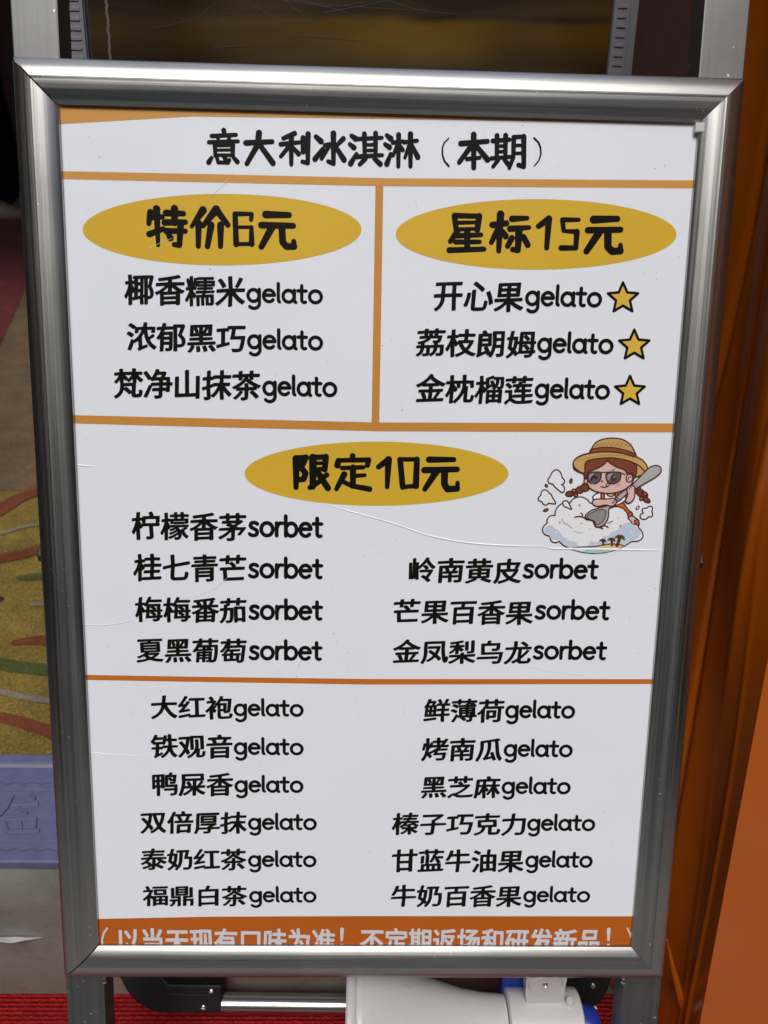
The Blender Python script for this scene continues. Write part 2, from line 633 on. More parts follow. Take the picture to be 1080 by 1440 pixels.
def emb2(name, lines, r):
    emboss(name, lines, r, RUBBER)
    emboss(name, [[(x + 0.3, y + 1.6) for x, y in l] for l in lines], r * 0.8, RUBBER_SHADE)  # darker offset copy paints the shade under each moulded line


scal = [[(x, 1102 - 3.2 * abs(math.sin((x + 12) * math.pi / 23)) + 0.0) for x in [-60 + 1.5 * k for k in range(110)]],
        [(x, 1196 - 3.4 * abs(math.sin((x + 16) * math.pi / 24)) + 0.0) for x in [-60 + 1.5 * k for k in range(115)]]]
for sl_ in scal:
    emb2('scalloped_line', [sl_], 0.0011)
for yy_ in (1110, 1183):
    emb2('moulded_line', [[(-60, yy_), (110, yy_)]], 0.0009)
Z5 = lambda l: [(x / 3.6, 1040 + y / 3.6) for x, y in l]
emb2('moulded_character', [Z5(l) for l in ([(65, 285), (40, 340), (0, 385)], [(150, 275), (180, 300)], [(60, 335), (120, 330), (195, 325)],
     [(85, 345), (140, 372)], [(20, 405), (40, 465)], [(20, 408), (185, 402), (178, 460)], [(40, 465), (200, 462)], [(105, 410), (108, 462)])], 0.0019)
g = MB()
g.box((MX0 - .02, inner - .004, BZ + .0002), (MX1 + .02, inner + .002, BZ + 0.0016))
g.build('worn_ridge', RUBBER_L, border, off=mo, bevel=0.0006)

# ------------------------------------------------------------------ dark glossy display case behind the sign
PL = math.radians(12)
case_y = CAM_LOC.y + 0.86


def case_pt(px, py):
    """pixel to the plane of the case front (leaning back 12 degrees)"""
    n = Vector((0, -math.cos(PL), math.sin(PL)))
    o = Vector((0, case_y, 0.60))
    d = ray(px, py)
    return CAM_LOC + d * ((o - CAM_LOC).dot(n) / d.dot(n))


CM = Matrix(((1, 0, 0), (0, math.sin(PL), -math.cos(PL)), (0, math.cos(PL), math.sin(PL))))
p0 = case_pt(500, 60)
ly = (p0 - Vector((0, case_y, 0.60))).dot(CM @ Vector((0, 1, 0)))
zb = STEP_H + 0.013
s_base = (zb - 0.60) / math.cos(PL)             # along the slope
base = Vector((0, case_y, 0.60)) + CM @ Vector((0, s_base, 0))
case = thing('display_case', 'dark glossy case with a painted amber reflection and ridged grey side strips, standing behind the sign', 'display case', base, rot=CM)


def cl(px, py):
    q = CM.transposed() @ (case_pt(px, py) - base)
    return q.x, q.y


TOP = 0.92
cx0, cx1 = cl(128, 60)[0], cl(856, 60)[0]
M = Mat('dark_panel_painted_reflection', (0.02, 0.013, 0.005), 0.16, 0, 0.5)
v = M.coords()
n1 = M.noise(M.coords((2.2, 14, 2)), 1.0, 3, 0.5, 0.3)
n2 = M.noise(M.coords((1.5, 90, 2)), 1.0, 3, 0.6)
c = M.mix(M.map(n1, 0, 1, 0.42, 0.68), (0.020, 0.011, 0.004), (0.060, 0.034, 0.005))
M.to(M.mix(M.map(n2, 0, 0.45, 0.45, 0.75), c, (0.022, 0.013, 0.006)), 'Base Color')
M.to(M.map(n1, 0.12, 0.3, 0.3, 0.7), 'Roughness')
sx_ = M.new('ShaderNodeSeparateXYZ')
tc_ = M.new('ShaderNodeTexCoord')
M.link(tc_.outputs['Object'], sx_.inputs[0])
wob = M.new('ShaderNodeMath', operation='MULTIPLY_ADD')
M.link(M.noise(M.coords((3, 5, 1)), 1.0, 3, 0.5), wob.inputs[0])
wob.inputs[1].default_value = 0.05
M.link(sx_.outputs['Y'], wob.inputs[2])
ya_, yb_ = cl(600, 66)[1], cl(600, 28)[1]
band = M.ramp(M.map(wob.outputs[0], 0, 1, ya_ - 0.02 + 0.025, yb_ + 0.02 + 0.025), [(0.0, (0, 0, 0)), (0.42, (1, 1, 1)), (0.62, (0.9, 0.9, 0.9)), (0.72, (0, 0, 0))])  # amber reflection painted into the panel colour as a soft band
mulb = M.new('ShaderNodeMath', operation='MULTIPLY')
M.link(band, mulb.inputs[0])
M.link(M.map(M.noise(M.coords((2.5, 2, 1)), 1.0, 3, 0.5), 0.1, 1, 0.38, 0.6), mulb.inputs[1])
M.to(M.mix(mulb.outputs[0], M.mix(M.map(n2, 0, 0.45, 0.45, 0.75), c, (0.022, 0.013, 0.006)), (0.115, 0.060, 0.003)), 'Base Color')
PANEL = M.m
BLACK = Mat('black_plastic', (0.012, 0.012, 0.012), 0.35).m
GREY_PL = Mat('grey_plastic_strip', (0.15, 0.148, 0.155), 0.45)
GREY_PL.bump(GREY_PL.noise(GREY_PL.coords(), 300, 3), 0.1, 0.0005)
GREY_PL = GREY_PL.m
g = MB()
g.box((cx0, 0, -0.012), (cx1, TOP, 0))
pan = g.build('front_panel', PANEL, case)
SCR = Mat('pale_scratch', (0.036, 0.024, 0.013), 0.6).m
SCR2 = Mat('chipped_edge', (0.11, 0.09, 0.06), 0.7).m
g = MB()
for px in ([(215, 40), (290, 25), (345, 14), (365, 6)], [(275, 27), (300, 6), (310, -4)], [(380, -6), (450, 5), (540, 12), (600, 14)],
           [(395, 0), (470, 12), (530, 36)], [(402, 2), (440, 32)], [(455, 18), (520, 6), (560, -4)], [(300, 67), (360, 63), (400, 62)],
           [(430, 4), (470, 9), (520, 2)], [(360, 10), (400, 33)], [(420, 50), (520, 58)], [(530, -4), (590, 14), (640, 20)]):
    pts = smooth_line([cl(x, y) for x, y in px], 6)
    g.stroke(pts, 0.0006, 0.0003, 0.0004)
g.build('scratch_marks', SCR, pan)
g = MB()
pp = [cl(148, -20), cl(150, 8), cl(152, 30), cl(153, 52), cl(155, 86), cl(160, 140)]
pp = [(a + random.uniform(-.0008, .0008), b) for a, b in smooth_line(pp, 6)]
g.stroke(pp, 0.0026, 0.0022, 0.0006)
g.build('chipped_line', SCR2, pan)


def side_strip(xa, xb, ridge_a, ridge_b):
    g = MB()
    g.box((xa, 0, -0.022), (xb, TOP, 0.002))
    g.box((min(ridge_a, ridge_b) - .0035, 0, 0.0022), (max(ridge_a, ridge_b) + .0035, TOP, 0.0055))
    pitch = 0.0089
    for k in range(int(TOP / pitch) - 1):
        y = 0.006 + k * pitch
        a, b = min(ridge_a, ridge_b), max(ridge_a, ridge_b)
        g.box((a, y, 0.0057), (b, y + 0.0036, 0.0066))
    return g.build('ridged_strip', GREY_PL, case, bevel=0.0007)


side_strip(cl(86, 60)[0], cl(124, 60)[0], cl(100, 60)[0], cl(118, 60)[0])
side_strip(cl(857, 60)[0], cl(892, 60)[0], cl(862, 60)[0], cl(875, 60)[0])
g = MB()
g.box((cl(124.3, 60)[0], 0, -0.015), (cx0 - .0003, TOP, -0.001))
g.build('black_gap_strip', BLACK, case)  # black strip filling the gap beside the panel
g = MB()
g.box((cl(80, 60)[0], 0, -0.03), (cl(86, 60)[0] - .0004, TOP, -0.004))
g.build('brown_edging', Mat('brown_edge', (0.10, 0.035, 0.015), 0.5).m, case)
g = MB()
g.box((cl(90, 60)[0], 0.0, -0.30), (cl(888, 60)[0], TOP, -0.024))
g.build('case_body', Mat('dark_brown_case', (0.02, 0.012, 0.008), 0.5).m, case)

# ------------------------------------------------------------------ counter draped in orange vinyl, right
M = Mat('orange_vinyl', (0.46, 0.085, 0.006), 0.25, 0, 0.4)
v = M.coords()
n1 = M.noise(M.coords((3, 3, 1.2)), 1.0, 4, 0.55, 0.4)
n2 = M.noise(v, 90, 3, 0.6)
M.to(M.mix(M.map(n1, 0, 1, 0.3, 0.7), (0.40, 0.080, 0.004), (0.49, 0.105, 0.005)), 'Base Color')
M.to(M.map(n1, 0.14, 0.24, 0.3, 0.7), 'Roughness')
M.bump(n1, 0.2, 0.01)
VINYL = M.m
C0 = on_y(984, 1440, CAM_LOC.y + 0.40)
C1 = on_y(1077, 942, CAM_LOC.y + 0.47)
cdir = (C1 - C0) / (C1.z - C0.z)
corner = lambda z: C0 + cdir * (z - C0.z)
ct = thing('draped_counter', 'counter wrapped in creased shiny orange vinyl, right of the sign', 'counter', (corner(0).x + 0.45, corner(0).y + 0.15, 0))
co = Vector(ct.location)
g = MB()
ZT = 1.35


def fold(y, z):
    f = 0.006 * math.sin(y * 21 + z * 5.0) + 0.003 * math.sin(y * 47 - z * 7 + 1.3)
    f += 0.008 * noise.noise(Vector((y * 5, z * 3, 2.0)))
    return f


def side_pt(u, t):
    z = ZT * t
    c = corner(z)
    d = (u ** 1.4) * 0.30
    amp = min(1, d / 0.05)
    x = c.x + 0.012 * math.exp(-d / 0.02) * 0 + fold(d, z) * amp - 0.03 * (1 - t) * min(1, d / 0.3)
    # gathered pinch near the corner foot
    for a_, b_, wd_, am_ in ((0.020, 0.02, 0.0035, 0.0022), (0.055, -0.02, 0.005, 0.004), (0.085, 0.03, 0.004, -0.003), (0.13, 0.01, 0.007, 0.005), (0.18, -0.03, 0.006, -0.004), (0.035, 0.05, 0.004, 0.002)):
        x -= am_ * math.exp(-((d - a_ - b_ * z - 0.006 * math.sin(z * 6 + a_ * 90)) / wd_) ** 2) * (0.5 + 0.5 * math.sin(z * 4 + a_ * 60))
    pin = math.exp(-((d - 0.10 - 0.10 * z) / 0.014) ** 2) * 0.014 * max(0, 1 - z / 0.55)
    return (x - pin - co.x, c.y + d - co.y, z)


g.grid(side_pt, 170, 80)


def front_pt(u, t):
    z = ZT * t
    c = corner(z)
    d = u * 0.9
    amp = min(1, d / 0.12)
    return (c.x + d - co.x, c.y + amp * (0.006 * math.sin(d * 30 + z * 3) + 0.006 * noise.noise(Vector((d * 6, z * 2.5, 7)))) - 0.02 * (1 - t) * min(1, d / .3) - co.y, z)


g.grid(front_pt, 90, 80)
g.grid(lambda u, t: Vector((corner(ZT).x + 0.9 * u, corner(ZT).y + 0.30 * t, ZT)) - co, 4, 4)
g.build('vinyl_cover', VINYL, ct, smooth=True, sharp=70)
g = MB()
q = [on_y(x, y, CAM_LOC.y + 0.435) - co for x, y in ((938, 1322), (944, 1352), (954, 1392), (968, 1442), (985, 1500))]
g.tube(q, [0.0008, 0.0025, 0.004, 0.0055, 0.006], 8)
g.build('pinched_fold', VINYL, ct, smooth=True)

# ------------------------------------------------------------------ dark bag form standing in for a trouser leg and shoe, far left
trousers = thing('black_trousers', 'black upright form standing in for a trouser leg and beige shoe at the far end of the mat, left edge', 'trousers', on_z(6, 305, STEP_H))
bl = Vector(trousers.location)
sc_ = (bl - CAM_LOC).length / 1082
g = MB()


def trouser_pt(u, t):
    a = 2 * math.pi * u
    r = (0.16 + 0.03 * math.sin(t * 5)) * (1 - 0.12 * t) * (1 + 0.10 * noise.noise(Vector((math.cos(a) * 2, math.sin(a) * 2, t * 4))))
    if t < 0.08:
        r *= 0.70 + 0.30 * math.sqrt(t / 0.08)
    return (-0.10 + r * math.cos(a), 0.10 + r * math.sin(a), 0.05 + t * 1.5)


g.grid(trouser_pt, 40, 40)
M = Mat('black_cloth', (0.008, 0.007, 0.007), 0.6)
M.bump(M.noise(M.coords(), 14, 5), 0.6, 0.02)
g.build('trouser_body', M.m, trousers, smooth=True)
g = MB()
g.tube([(-0.30, 0.02, 0.085), (-0.12, -0.06, 0.075), (0.0, -0.085, 0.052), (0.10, -0.09, 0.03), (0.17, -0.06, 0.024)], [0.06, 0.06, 0.055, 0.042, 0.02], 14)
g.build('beige_shoe', Mat('beige_plastic', (0.30, 0.21, 0.13), 0.5).m, trousers, smooth=True)

# ------------------------------------------------------------------ trolley handle and megaphone under the sign
HY = RISER_Y - 0.037
M = Mat('satin_tube', (0.62, 0.60, 0.56), 0.24, 1.0)
TUBE = M.m
STEEL = Mat('bright_screw', (0.7, 0.7, 0.68), 0.2, 1.0).m
hl = on_y(312, 1410, HY)
hr = on_y(800, 1418, HY)
hd = thing('trolley_handle', 'aluminium tube handle with black plastic corners, lying behind the legs', 'handle', ((hl.x + hr.x) / 2, HY, 0.0))
ho = Vector(hd.location)
rt = 0.0112
g = MB()
g.tube([hl - ho + Vector((-0.03, 0, 0)), hr - ho + Vector((0.03, 0, 0))], rt, 20)
g.build('tube', TUBE, hd, smooth=True)


EU = Vector((0, math.sin(math.radians(38)), math.cos(math.radians(38))))      # the handle lies back
EN = Vector((0, -math.cos(math.radians(38)), math.sin(math.radians(38))))
EX = Vector((1, 0, 0))
EO = (hl + hr) / 2
SOFT_BLACK = Mat('soft_black_plastic', (0.010, 0.009, 0.009), 0.5, 0, 0.25).m


def on_handle(px, py, lift=0.0):
    d = ray(px, py)
    return CAM_LOC + d * ((EO + EN * lift - CAM_LOC).dot(EN) / d.dot(EN))


def hc(px, py):
    q = on_handle(px, py, 0.015) - EO
    return q.x, q.dot(EU)


def elbow(prof_px, rib_px):
    prof = [hc(*p) for p in prof_px]
    g = MB()
    P3 = [Vector((a, b, 0)) for a, b in prof]
    w3 = lambda p, d: EO - ho + EX * p[0] + EU * p[1] + EN * d
    n = len(prof)
    for dd in (-0.015, 0.015):
        for t in tessellate_polygon([P3]):
            g.face([w3(P3[i], dd) for i in t])
    for i in range(n):
        a, b = prof[i], prof[(i + 1) % n]
        g.face([w3(a, -.015), w3(b, -.015), w3(b, .015), w3(a, .015)])
    o = g.build('corner_piece', SOFT_BLACK, hd)
    bm = bmesh.new()
    bm.from_mesh(o.data)
    bmesh.ops.remove_doubles(bm, verts=bm.verts, dist=1e-6)
    bmesh.ops.recalc_face_normals(bm, faces=bm.faces)
    bm.to_mesh(o.data)
    bm.free()
    md = o.modifiers.new('bevel', 'BEVEL')
    md.width = 0.0025
    md.segments = 3
    g = MB()
    g.tube([w3(hc(*p), 0.0152) for p in rib_px], 0.0012, 8)
    g.build('rib', SOFT_BLACK, o, smooth=True)
    return o


def screw_on(px, py, lift, nrm, parent, o, r=0.0032):
    d = ray(px, py)
    p = CAM_LOC + d * ((lift - CAM_LOC).dot(nrm) / d.dot(nrm))
    g = MB()
    mx = Matrix.Translation(p - o) @ nrm.to_track_quat('Z', 'Y').to_matrix().to_4x4()
    g.lathe([(r, -0.003), (r, 0.0), (r * 0.85, 0.0012), (r * 0.45, 0.0016), (r * 0.3, 0.0006), (0.0001, 0.0006)], mx, 14)
    return g.build('screw', STEEL, parent, smooth=True)


e1 = elbow([(312, 1385), (311, 1425), (235, 1425), (212, 1421), (192, 1410), (178, 1394), (168, 1374), (164, 1352), (226, 1352), (228, 1374), (238, 1384)], [(233, 1398), (262, 1399), (294, 1399)])
screw_on(286, 1417, EO + EN * 0.0155, EN, e1, ho, 0.0034)
screw_on(297, 1394, EO + EN * 0.0155, EN, e1, ho, 0.0026)
e2 = elbow([(735, 1385), (735, 1425), (800, 1425), (826, 1421), (845, 1410), (855, 1394), (861, 1374), (864, 1352), (720, 1352), (722, 1374)], [(760, 1399), (800, 1399), (820, 1399)])
screw_on(834, 1386, EO + EN * 0.0155, EN, e2, ho, 0.0034)

GY = HY - 0.082                                   # megaphone axis plane
ax = on_y(520, 1442, GY)
mg = thing('megaphone', 'white plastic megaphone with blue fittings on the carpet between the sign legs', 'megaphone', (ax.x + 0.1, GY, 0.0))
go = Vector(mg.location)
k_ = (on_y(620, 1430, GY) - on_y(520, 1430, GY)).x / 100.0    # metres per pixel at the axis
AX = lambda px: Matrix.Translation(Vector((on_y(px, 1442, GY).x, GY, ax.z)) - go) @ Matrix.Rotation(math.radians(90), 4, 'Y')
M = Mat('off_white_plastic', (0.66, 0.64, 0.62), 0.32, 0, 0.5)
n1 = M.noise(M.coords(), 60, 5, 0.7)
M.to(M.mix(M.map(n1, 0, 1, 0.62, 0.74), (0.56, 0.535, 0.52), (0.46, 0.43, 0.40)), 'Base Color')
WHITE_PL = M.m
BLUE_PL = Mat('blue_plastic', (0.012, 0.035, 0.30), 0.35).m
g = MB()
prof = [(96, 0), (98, 4), (97, 10), (93, 24), (84, 48), (73, 73), (63, 96), (54, 122), (46, 150), (41, 180), (38.5, 212)]
g.lathe([(r * k_, h * k_) for r, h in prof], AX(500), 64)
horn = g.build('horn', WHITE_PL, mg, smooth=True)
g = MB()
g.lathe([(r * k_, h * k_) for r, h in ((92, -2), (100, -2), (103, 1), (103, 7), (100, 11), (92, 11))], AX(489), 64)
g.build('rim', WHITE_PL, horn, smooth=True)
g = MB()
g.lathe([(r * k_, h * k_) for r, h in ((30, 0), (45, 0), (47.5, 2), (47.5, 102), (45, 104), (30, 104))], AX(711), 56)
g.build('collar', WHITE_PL, mg, smooth=True)
g = MB()
g.lathe([(r * k_, h * k_) for r, h in ((20, 0), (26, 0), (27, 2), (26, 18), (21, 25), (0, 26))], AX(815), 48)
g.build('end_cap', BLUE_PL, mg, smooth=True)
# bracket standing on the collar
b0 = on_y(652, 1412, GY - 0.02) - go
g = MB()
hw0, hw1 = 26 * k_, 60 * k_
out = [(-28, 1418), (-31, 1400), (-28, 1353), (29, 1353), (27, 1378), (21, 1412), (14, 1418)]
pf = [on_y(770 + a, b, GY + 0.004) - go for a, b in out]
for dy in (0, 0.014):
    g.face([p + Vector((0, dy, 0)) for p in (pf if dy == 0 else pf[::-1])])
for i in range(len(pf)):
    a, b = pf[i], pf[(i + 1) % len(pf)]
    g.face([b, a, a + Vector((0, .014, 0)), b + Vector((0, .014, 0))])
br = g.build('bracket', WHITE_PL, mg, bevel=0.0015)
g = MB()
pc = on_y(767, 1383, GY + 0.004) - go
g.lathe([(0.0, 0.0032), (22 * k_, 0.003), (23.5 * k_, 0.0015), (23.5 * k_, -0.002)], Matrix.Translation(pc) @ Matrix.Rotation(math.radians(90), 4, 'X'), 40)
g.build('pivot_disc', WHITE_PL, br, smooth=True)
screw_on(767, 1385, Vector((0, GY + 0.0005, 0)), Vector((0, -1, 0)), br, go, 0.0032)
g = MB()
pb = [on_y(x, y, GY + 0.026) - go for x, y in ((708, 1352), (748, 1352), (748, 1410), (704, 1410))]
for a in (0, 0.03):
    g.face([p + Vector((0, a, 0)) for p in (pb if a == 0 else pb[::-1])])
for i in range(4):
    a, b = pb[i], pb[(i + 1) % 4]
    g.face([b, a, a + Vector((0, .03, 0)), b + Vector((0, .03, 0))])
g.build('blue_grip', BLUE_PL, mg, bevel=0.004)
g = MB()
pk = on_y(801, 1409, GY + 0.004) - go
g.lathe([(0.0042, -0.012), (0.0042, 0.002), (0.0034, 0.0035), (0.0, 0.004)], Matrix.Translation(pk), 16)
g.build('knob', WHITE_PL, mg, smooth=True)

# ------------------------------------------------------------------ the sign: stand with snap frame and poster
FY = HC / math.cos(LEAN)                     # board centre above the feet, along the board
foot = BC + BM @ Vector((0, -FY, 0))
stand = thing('poster_stand', 'silver metal frame stand holding a white gelato price poster', 'sign', foot, rot=BM)
OFF = (0, FY, 0)
X_O, X_I = 0.2692, 0.2382
Y_T, Y_TI, Y_B, Y_BI = 0.3790, 0.3480, -0.3778, -0.3468


def profile():
    """snap rail section: (distance from outer edge, height)"""
    w_ = X_O - X_I
    ang = [(0, 34), (0.12, 26), (0.3, 13), (0.45, 2), (0.62, -10), (0.8, -22), (0.92, -31), (1.0, -38)]

    def slope(f):
        for (a, p), (b, q) in zip(ang, ang[1:]):
            if f <= b:
                return p + (q - p) * (f - a) / (b - a)
        return ang[-1][1]
    pts = [(0.0, -0.006), (0.0, 0.0032), (0.0004, 0.0037)]
    h, n = 0.0037, 30
    for k in range(1, n + 1):
        f = k / n
        h += math.tan(math.radians(slope(f - 0.5 / n))) * (w_ - 0.0004) / n
        x = 0.0004 + (w_ - 0.0004) * f
        if abs(f - 0.4333) < 0.005:
            pts += [(x - 0.0003, h), (x - 0.0001, h - 0.00045), (x + 0.0003, h - 0.00045), (x + 0.0005, h + 0.00015)]
        else:
            pts.append((x, h))
    pts.append((w_ + 0.0001, 0.0006))
    return pts


PROF = profile()


def rail(name_mat, side, gap=0.0):
    g = MB()
    n = 24
    def pt(u, t):
        k = min(int(round(t * (len(PROF) - 1))), len(PROF) - 1)
        d, h = PROF[k]
        jit = 0.0
        if side in 'TB':
            y = Y_T - d if side == 'T' else Y_B + d
            xe = X_O - d - gap
            return (-xe + 2 * xe * u, y, h)
        x = X_O - d
        ya, yb = Y_B + d + gap, Y_T - d - gap
        s = -1 if side == 'L' else 1
        return (s * x, ya + (yb - ya) * u, h)
    g.grid(pt, n, len(PROF) - 1)
    if side in 'BR':
        g.f = [f[::-1] for f in g.f] if side == 'B' else g.f
    # mitred ends
    rows = len(PROF)
    for u in (0, 1):
        g.face([pt(u, i / (rows - 1)) for i in range(rows)])
    o = g.build('frame_rail', name_mat, stand, off=OFF)
    bm = bmesh.new()
    bm.from_mesh(o.data)
    bmesh.ops.remove_doubles(bm, verts=bm.verts, dist=1e-6)
    bmesh.ops.recalc_face_normals(bm, faces=bm.faces)
    bm.to_mesh(o.data)
    bm.free()
    o.data.polygons.foreach_set('use_smooth', [True] * len(o.data.polygons))
    o.data.set_sharp_from_angle(angle=math.radians(38))
    return o


rail(RAIL_X, 'T')
rail(RAIL_X, 'B')
rail(RAIL_Y, 'L', 0.0016)
rail(RAIL_Y, 'R', 0.0003)

# backing tray under the rails
g = MB()
g.box((-X_O + .001, Y_B + .001, -0.010), (X_O - .001, Y_T - .001, -0.0062))
g.build('back_panel', BLACK, stand, off=OFF)
# plastic corner clip at the upper right and torn paper corner at the upper left
g = MB()
g.box((X_I - .0035, Y_TI - .0075, 0.002), (X_I + .004, Y_TI - .0005, 0.0052))
g.build('corner_clip', Mat('clear_clip', (0.55, 0.57, 0.54), 0.25).m, stand, off=OFF, bevel=0.001)

# posts, running past the frame top and bottom
for s in (-1, 1):
    g = MB()
    xo, xi = 0.2748, 0.2400
    a, b = (-xo, -xi) if s < 0 else (xi, xo)
    g.box((a, -FY + 0.012, -0.036), (b, 0.72, -0.0105))
    post = g.build('post', POST, stand, off=OFF, bevel=0.0012)
    g = MB()
    g.box((a - .001, -FY, -0.038), (b + .001, -FY + .022, -0.0095))
    g.build('foot_cap', BLACK, post, off=OFF, bevel=0.001)
    # hex nut on the outer side
    nx, ny = at(57 if s < 0 else 981, 787 if s < 0 else 797)
    g = MB()
    mx = Matrix.Translation((s * 0.2746, ny, -0.020)) @ Matrix.Rotation(math.radians(90) * s, 4, 'Y')
    g.lathe([(0.0075, 0), (0.0075, 0.0012)], mx, 24, cap=True)
    g.lathe([(0.0065, 0.0013), (0.0065, 0.0046), (0.0056, 0.0055)], mx, 6, cap=True)
    g.build('side_nut', Mat('black_steel', (0.02, 0.02, 0.02), 0.3, 0.6).m, post, off=OFF)
    # wire catch on the inner edge below the frame
    g = MB()
    xw = s * 0.2385
    g.tube([(xw, Y_B + .02, -0.012), (xw, Y_B - .001, -0.009), (xw - s * .0006, Y_B - 0.012, -0.0075)], 0.0009, 8)
    g.lathe([(0.0, -0.002), (0.0016, -0.0012), (0.0021, 0), (0.0016, 0.0012), (0.0, 0.002)], Matrix.Translation((xw - s * .0006, Y_B - 0.0135, -0.0072)), 12)
    g.build('wire_catch', STEEL, post, smooth=True, off=OFF)

# ---- poster
g = MB()


def poster_pt(u, t):
    x = -0.243 + 0.486 * u
    y = -0.352 + 0.7045 * t
    z = 0.00012 * noise.noise(Vector((x * 6, y * 5, 1.0)))
    return (x, y, z - 0.00013)


g.grid(poster_pt, 40, 56)
poster = g.build('poster', PAPER, stand, smooth=True, off=OFF)
ZP = 0.00006      # print lies just above the paper


def pz(px, py):
    return at(px, py)


def printed(g, name, mats, label=None):
    o = g.build(name, mats, poster, off=OFF)
    if label:
        o['label'] = label
    return o


def quadline(name, mat, top, bot, z=ZP):
    """band between two pixel polylines"""
    g = MB()
    for i in range(len(top) - 1):
        g.face([(*at(*bot[i]), z), (*at(*bot[i + 1]), z), (*at(*top[i + 1]), z), (*at(*top[i]), z)])
    return printed(g, name, mat)


quadline('orange_edge', LINE_A, [(76, 140), (270, 142), (540, 150), (1000, 160)], [(76, 175), (270, 163.5), (540, 167), (1000, 174)])
quadline('divider_line', LINE_A, [(78, 240.5), (300, 245), (540, 250.5), (990, 253.8)], [(78, 251.5), (300, 256.5), (540, 261.5), (990, 265)])
quadline('divider_line', LINE_B, [(95, 583.5), (300, 588.5), (530, 594), (960, 595.5)], [(95, 595), (300, 600.5), (530, 606.3), (960, 608)])
quadline('divider_line', LINE_C, [(110, 948.8), (300, 952), (520, 954.8), (925, 955)], [(110, 956), (300, 959.2), (520, 962.6), (925, 961.8)])
quadline('divider_line', LINE_B, [(528, 260), (522.5, 597)], [(539, 260), (533.3, 597)], ZP - 0.00006)
quadline('bottom_banner', BANNER, [(120, 1292.5), (300, 1289), (500, 1288.2), (900, 1288.5)], [(120, 1352), (300, 1352), (500, 1352), (900, 1352)])


def oval(cx, cy, rx, ry):
    g = MB()
    g.face([(*at(cx + rx * math.cos(2 * math.pi * k / 96), cy - ry * math.sin(2 * math.pi * k / 96)), ZP) for k in range(96)])
    return printed(g, 'price_oval', OVAL)


oval(312.3, 322.8, 196, 50.2)
oval(753.8, 329.5, 197.5, 49.5)
oval(529.5, 666, 185.5, 45)

ZT2 = ZP + 0.00008


def px_w(w_, px, py):
    """pixel width to metres on the board around a pixel"""
    a, b = at(px - 5, py), at(px + 5, py)
    return w_ * (b[0] - a[0]) / 10


def brush(name, ox, oy, sc, strokes, mat=INK, wscale=1.26):
    g = MB()
    for s in strokes:
        w0, w1, pts = s[0], s[1], s[2:]
        pp = [at(ox + x / sc, oy + y / sc) for x, y in pts]
        mx, my = ox + pts[0][0] / sc, oy + pts[0][1] / sc
        g.stroke(pp, px_w(w0 / sc * wscale, mx, my), px_w(w1 / sc * wscale, mx, my), ZT2, ncap=14)
    return printed(g, name, mat)


brush('price_heading', 190, 280, 4.5, [
    (34, 26, (97, 84), (87, 155)), (28, 26, (96, 118), (172, 113)), (38, 20, (136, 62), (146, 292)), (32, 26, (90, 222), (178, 188)),
    (34, 28, (196, 88), (306, 92)), (38, 34, (249, 60), (250, 150)), (34, 28, (188, 148), (318, 146)), (32, 26, (196, 202), (318, 203)),
    (36, 26, (288, 160), (281, 292), (248, 288)), (26, 34, (206, 214), (224, 246)),
    (40, 20, (430, 70), (358, 174)), (34, 26, (402, 150), (400, 298)), (42, 24, (513, 66), (430, 170)), (36, 28, (513, 66), (587, 164)),
    (36, 28, (481, 165), (458, 300)), (36, 26, (541, 165), (541, 300)),
    (22, 22, (734, 130), (738, 96)), (20, 26, (738, 94), (632, 94)), (28, 30, (633, 95), (640, 286)), (20, 20, (640, 285), (738, 284)), (30, 22, (738, 284), (736, 178)), (18, 18, (736, 178), (650, 178)),
    (38, 30, (827, 98), (974, 101)), (34, 30, (799, 165), (1000, 169)), (38, 30, (864, 182), (799, 302)), (36, 34, (929, 185), (934, 272), (958, 300), (1006, 300)), (26, 26, (1008, 300), (1004, 268))])
brush('price_heading', 610, 285, 3.857, [
    (26, 24, (112, 72), (122, 150)), (24, 22, (112, 70), (246, 74)), (28, 26, (246, 74), (236, 148)), (18, 16, (128, 109), (236, 107)), (18, 16, (128, 145), (236, 142)),
    (28, 22, (126, 158), (90, 210)), (24, 20, (128, 180), (256, 175)), (22, 20, (118, 214), (248, 213)), (26, 22, (84, 258), (272, 252)), (28, 26, (181, 150), (181, 250)),
    (28, 26, (318, 121), (394, 112)), (34, 22, (362, 64), (352, 262)), (28, 22, (350, 140), (312, 216)), (22, 28, (376, 158), (390, 182)), (28, 20, (424, 88), (506, 84)),
    (28, 20, (414, 142), (516, 135)), (34, 24, (462, 146), (456, 258), (428, 254)), (26, 24, (424, 192), (400, 236)), (26, 26, (486, 186), (510, 230)),
    (24, 30, (568, 128), (624, 88)), (30, 22, (624, 88), (612, 246)),
    (18, 22, (786, 93), (698, 93)), (22, 20, (698, 93), (704, 152)), (16, 22, (704, 154), (776, 158)), (26, 22, (776, 158), (770, 246)), (22, 24, (770, 246), (690, 246)),
    (34, 26, (866, 92), (996, 88)), (28, 26, (836, 150), (1012, 147)), (34, 28, (894, 165), (828, 264)), (34, 30, (944, 165), (944, 240), (966, 264), (1012, 262)), (24, 22, (1014, 262), (1012, 232))])
